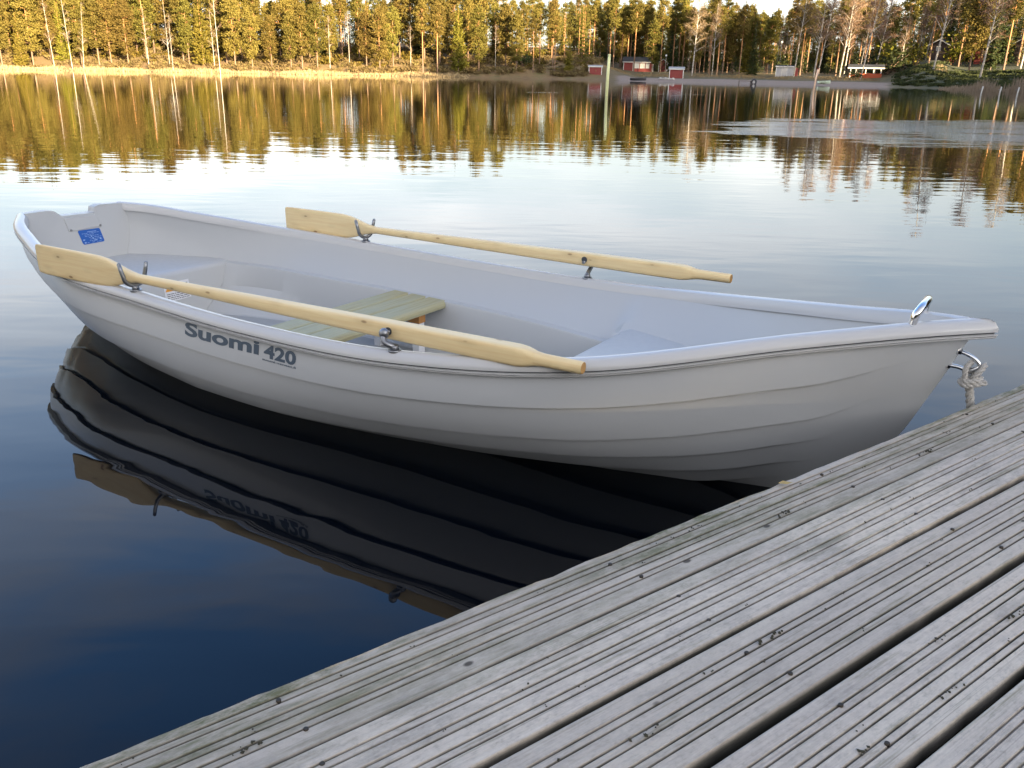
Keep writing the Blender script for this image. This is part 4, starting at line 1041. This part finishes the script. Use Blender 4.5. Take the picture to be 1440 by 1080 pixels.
# red house with a porch
r = hut('red_house', 906, 205, 'low red house with dark roof, white window band and a small gabled porch', 'house')
mb = MB(); mb.box(-4.7, 1.9, .0, 4.5, -.8, 1.95); mb.build('wall', RED, r)
mb = MB(); mb.prism([(-.35, 1.96), (2.25, 3.0), (4.85, 1.96), (4.85, 2.08), (2.25, 3.12), (-.35, 2.08)], 'x', -5.0, 2.2); rf = mb.build('roof', ROOFD, r)
mb = MB(); mb.box(-5.0, 2.2, -.40, -.352, 1.90, 2.06); mb.build('fascia', TRIM, rf)
for x0, x1 in ((-2.3, -1.2), (-1.05, .05), (.2, 1.0)):
    mb = MB(); mb.box(x0, x1, -.05, -.002, .70, 1.75); wn_ = mb.build('window', TRIM, r)
    mb = MB(); mb.box(x0+.08, x1-.08, -.056, -.051, .78, 1.67); mb.build('pane', CURT, wn_)
mb = MB(); mb.prism([(3.1, -.8), (4.9, -.8), (4.9, 1.9), (4.0, 2.6), (3.1, 1.9)], 'y', -.6, 3.6); mb.build('porch', RED, r)
mb = MB()
for s in (-1, 1): mb.prism([(4.0+s*1.2, 1.72), (4.0, 2.64), (4.0, 2.76), (4.0+s*1.2, 1.84)], 'y', -.85, 3.7)
prf = mb.build('porch_roof', ROOFD, r)
mb = MB()
for s in (-1, 1): mb.prism([(4.0+s*1.22, 1.68), (4.0, 2.62), (4.0, 2.78), (4.0+s*1.22, 1.84)], 'y', -.90, -.852)
mb.build('bargeboard', TRIM, prf)
mb = MB(); mb.box(1.95, 3.08, 1.4, 4.4, -.8, 2.1); mb.build('link_wall', DARKB, r)
mb = MB(); mb.prism([(1.35, 2.12), (4.6, 2.12), (4.6, 2.35), (1.35, 2.2)], 'x', 2.21, 3.3); mb.build('link_roof', ROOFD, r)
for x in (-4.7, -2.6, 1.85, 3.1, 4.9):
    mb = MB(); y = -.03 if x < 2 else -.63; mb.box(x-.07, x+.07, y, y+.028, -.3, 1.88); mb.build('corner_board', TRIM, r)
# open pavilion
r = hut('open_pavilion', 1216, 170, 'open pavilion with low orange-red walls, white posts and dark roof', 'pavilion')
for x0, x1, y0, y1 in ((-1.1, 2.55, -.05, .05), (2.55, 2.65, -.05, 3.0), (-2.65, -2.55, -.05, 3.0), (-2.55, 2.55, 2.95, 3.05)):
    mb = MB(); mb.box(x0, x1, y0, y1, -.3, .80); mb.build('low_wall', REDO, r)
for x in (-2.5, -1.6, 0, 1.3, 2.5):
    mb = MB(); mb.box(x-.07, x+.07, -.06-.02, .06, .0 if x < -1.2 else .802, 1.62); mb.build('post', TRIM, r)
for x in (-2.5, 0, 2.5):
    mb = MB(); mb.box(x-.07, x+.07, 2.93, 3.07, .802, 1.62); mb.build('post', TRIM, r)
mb = MB(); mb.prism([(-.5, 1.63), (1.5, 2.2), (3.5, 1.63), (3.5, 1.74), (1.5, 2.32), (-.5, 1.74)], 'x', -3.0, 3.0); rf = mb.build('roof', ROOFD, r)
mb = MB(); mb.box(-3.02, 3.02, -.55, -.502, 1.58, 1.76); mb.build('fascia', TRIM, rf)
# cabins on the rise to the right
def cabin(px, D, w, h, rise, label, redside, dz=0.0):
    r = hut('cabin', px, D, label, 'cabin', -.35, dz); mb = MB()
    mb.prism([(-w/2, -1.5), (w/2, -1.5), (w/2, h), (0, h+rise), (-w/2, h)], 'y', 0, w*1.1); mb.build('wall', DARKB if not redside else RED, r)
    mb = MB()
    for s in (-1, 1): mb.prism([(s*(w/2+.3), h-.2+.02), (0, h+rise+.03), (0, h+rise+.14), (s*(w/2+.3), h-.2+.13)], 'y', -.4, w*1.1+.3)
    rf = mb.build('roof', ROOFD, r); mb = MB()
    for s in (-1, 1): mb.prism([(s*(w/2+.32), h-.22), (0, h+rise+.0), (0, h+rise+.15), (s*(w/2+.32), h-.06)], 'y', -.45, -.402)
    mb.build('bargeboard', TRIM, rf)
    mb = MB(); mb.box(-.5, .3, -.05, -.002, .7, 1.5); wi = mb.build('window', TRIM, r); mb = MB(); mb.box(-.43, .23, -.056, -.051, .77, 1.43); mb.build('pane', PANE, wi)
    if not redside: mb = MB(); mb.box(w/2+.002, w/2+.05, .6, w*1.0, -1.2, h-.25); mb.build('side_wall', RED, r)
    return r
cabin(1313, 184, 3.4, 1.7, .9, 'dark gabled cabin with a red side wall among the right trees', False, .9)
cabin(1377, 188, 3.2, 1.7, .9, 'red gabled cabin among the right trees', True, .8)
cabin(1433, 186, 3.6, 2.2, 1.0, 'dark gabled cabin at the far right edge of the view', False, 1.2)

# ------------------------------------------------------------------ poles, lamps, small things at the far shore
PGREEN = simple('pale_green_paint', (.78, .80, .42), .5, .1, 5); PDARK = simple('dark_red_cap', (.25, .04, .02), .6)
PCREAM = simple('cream_paint', (.88, .60, .42), .5, .1, 5); LAMPG = simple('white_lamp_globe', (.85, .84, .8), .3, .03); POLEM = simple('grey_pole', (.25, .25, .25), .5)
def spot(px, D, z=0.0):
    d = azdir(px)*D; return Vector((d.x, d.y, z))
def pole(name, px, D, h, r, label, m, capm, lean):
    t_ = thing(name, spot(px, D), label, 'pole', 0)
    mb = MB(); mb.tube([(0, 0, -1.5), (lean*h*.5, 0, h*.5), (lean*h, 0, h)], [r*1.05, r, r*.95], 12); mb.build('shaft', m, t_)
    mb = MB(); mb.tube([(lean*h, 0, h+.001), (lean*h*1.03, 0, h+.09)], [r*1.12, r*.9], 12); mb.build('cap', capm, t_)
pole('mooring_pole', 854, 51, 2.13, .085, 'pale green mooring pole standing in the lake, taller and nearer of two', PGREEN, PGREEN, .03)
pole('mooring_pole', 1146, 93, 1.95, .085, 'cream pole with dark red top standing in the lake off the beach', PCREAM, PDARK, .10)
for px, lb in ((1383, 'short white post in the water by the reeds, leftmost of three'), (1409, 'short white post in the water by the reeds, middle of three'), (1434, 'short white post in the water by the reeds, rightmost of three')):
    t_ = thing('white_post', spot(px, 84), lb, 'post', 0, 'white posts in the water')
    mb = MB(); mb.tube([(0, 0, -1), (.03, 0, .35), (.08, 0, .74)], .055, 8); mb.build('shaft', TRIM, t_)
    mb = MB(); mb.tube([(-.16, 0, .52), (.14, 0, .58)], .02, 6); mb.build('cross_pin', POLEM, t_)
def lamp(px, D, h, lb):
    t_ = thing('lamp_post', at(px, D), lb, 'lamp post')
    mb = MB(); mb.tube([(0, 0, -.3), (0, 0, h)], [.07, .05], 8); mb.build('pole', POLEM, t_)
    mb = MB(); mb.sphere((0, 0, h+.22), .24, n=12); mb.build('globe', LAMPG, t_)
lamp(1094, 182, 6.2, 'tall lamp post with a white globe behind the grey shed'); lamp(935, 200, 3.4, 'shorter lamp post with a white globe behind the red house')
def small_boat(px, D, L, label, m, rz, flip=False, dz=0.0):
    d = azdir(px); t_ = thing('beached_boat', at(px, D, dz), label, 'boat', -math.atan2(d.x, d.y)+rz)
    rows = []
    for k in range(13):
        f = k/12; s = (f-.5)*L; b = .55*max(math.sin(math.pi*min(f*.62+.36, 1)), .02)**.8*(1 if f < .98 else .3); z1 = .42+.16*f*f
        sec = [(-b, z1), (-b*.92, .22), (-b*.6, .05), (0, .0+.08*f**3), (b*.6, .05), (b*.92, .22), (b, z1), (b-.05, z1), (b*.5, .10), (0, .07), (-b*.5, .10), (-b+.05, z1)]
        rows.append([(s, y, (z if not flip else .55-z)) for y, z in sec])
    h = grid('hull', np.array(rows), m, t_, True, R(40), True)
    mb = MB(); mb.box(-.16, .08, -.46, .46, .26 if not flip else .25, .29 if not flip else .28); mb.build('thwart', DARKB, t_)
small_boat(1160, 139, 2.0, 'small pale green boat drawn up on the sand right of the dark-topped pole', simple('pale_green_hull', (.48, .58, .46), .4), .35)
small_boat(898, 155, 2.9, 'dark low boat lying at the beach edge before the red house', simple('dark_hull', (.04, .04, .045), .5), .15)
t_ = thing('wooden_landing', at(1050, 136), 'small brown wooden landing frame at the beach water edge', 'landing', -math.atan2(azdir(1050).x, azdir(1050).y))
for x in (-1.1, .7):
    mb = MB(); mb.tube([(x, 0, -.8), (x, 0, .62)], .05, 6); mb.build('leg', DARKB, t_)
mb = MB(); mb.box(-1.2, .8, -.3, .8, .52, .60); mb.build('deck', simple('brown_planks', (.16, .11, .07), .8), t_)
t_ = thing('tyre_fender', at(1061, 136, .35), 'black tyre fender with white hub beside the wooden landing', 'tyre', -math.atan2(azdir(1061).x, azdir(1061).y))
mb = MB(); mb.tube([(.34*math.cos(a_), 0, .42*math.sin(a_)) for a_ in np.linspace(0, 2*math.pi, 20)], .13, 8, False); mb.build('tyre', INK, t_)
mb = MB(); mb.sphere((0, 0, 0), .17, (1, .4, 1)); mb.build('hub', TRIM, t_)
GRAN = simple('pale_granite', (.42, .40, .37), .9, .2, 4)
for k in range(6):
    mb = MB(); mb.sphere((0, 0, .12), .26, (1.2, 1, .8), 8); b_ = mb.build('boulder', GRAN); b_.location = at(929+k*3.6, 160-.6*k); b_.scale = (RNG.uniform(.8, 1.3),)*3
    tag(b_, 'pale boulder in the short row below the second red shed', 'boulder', 'boulders below the second red shed')
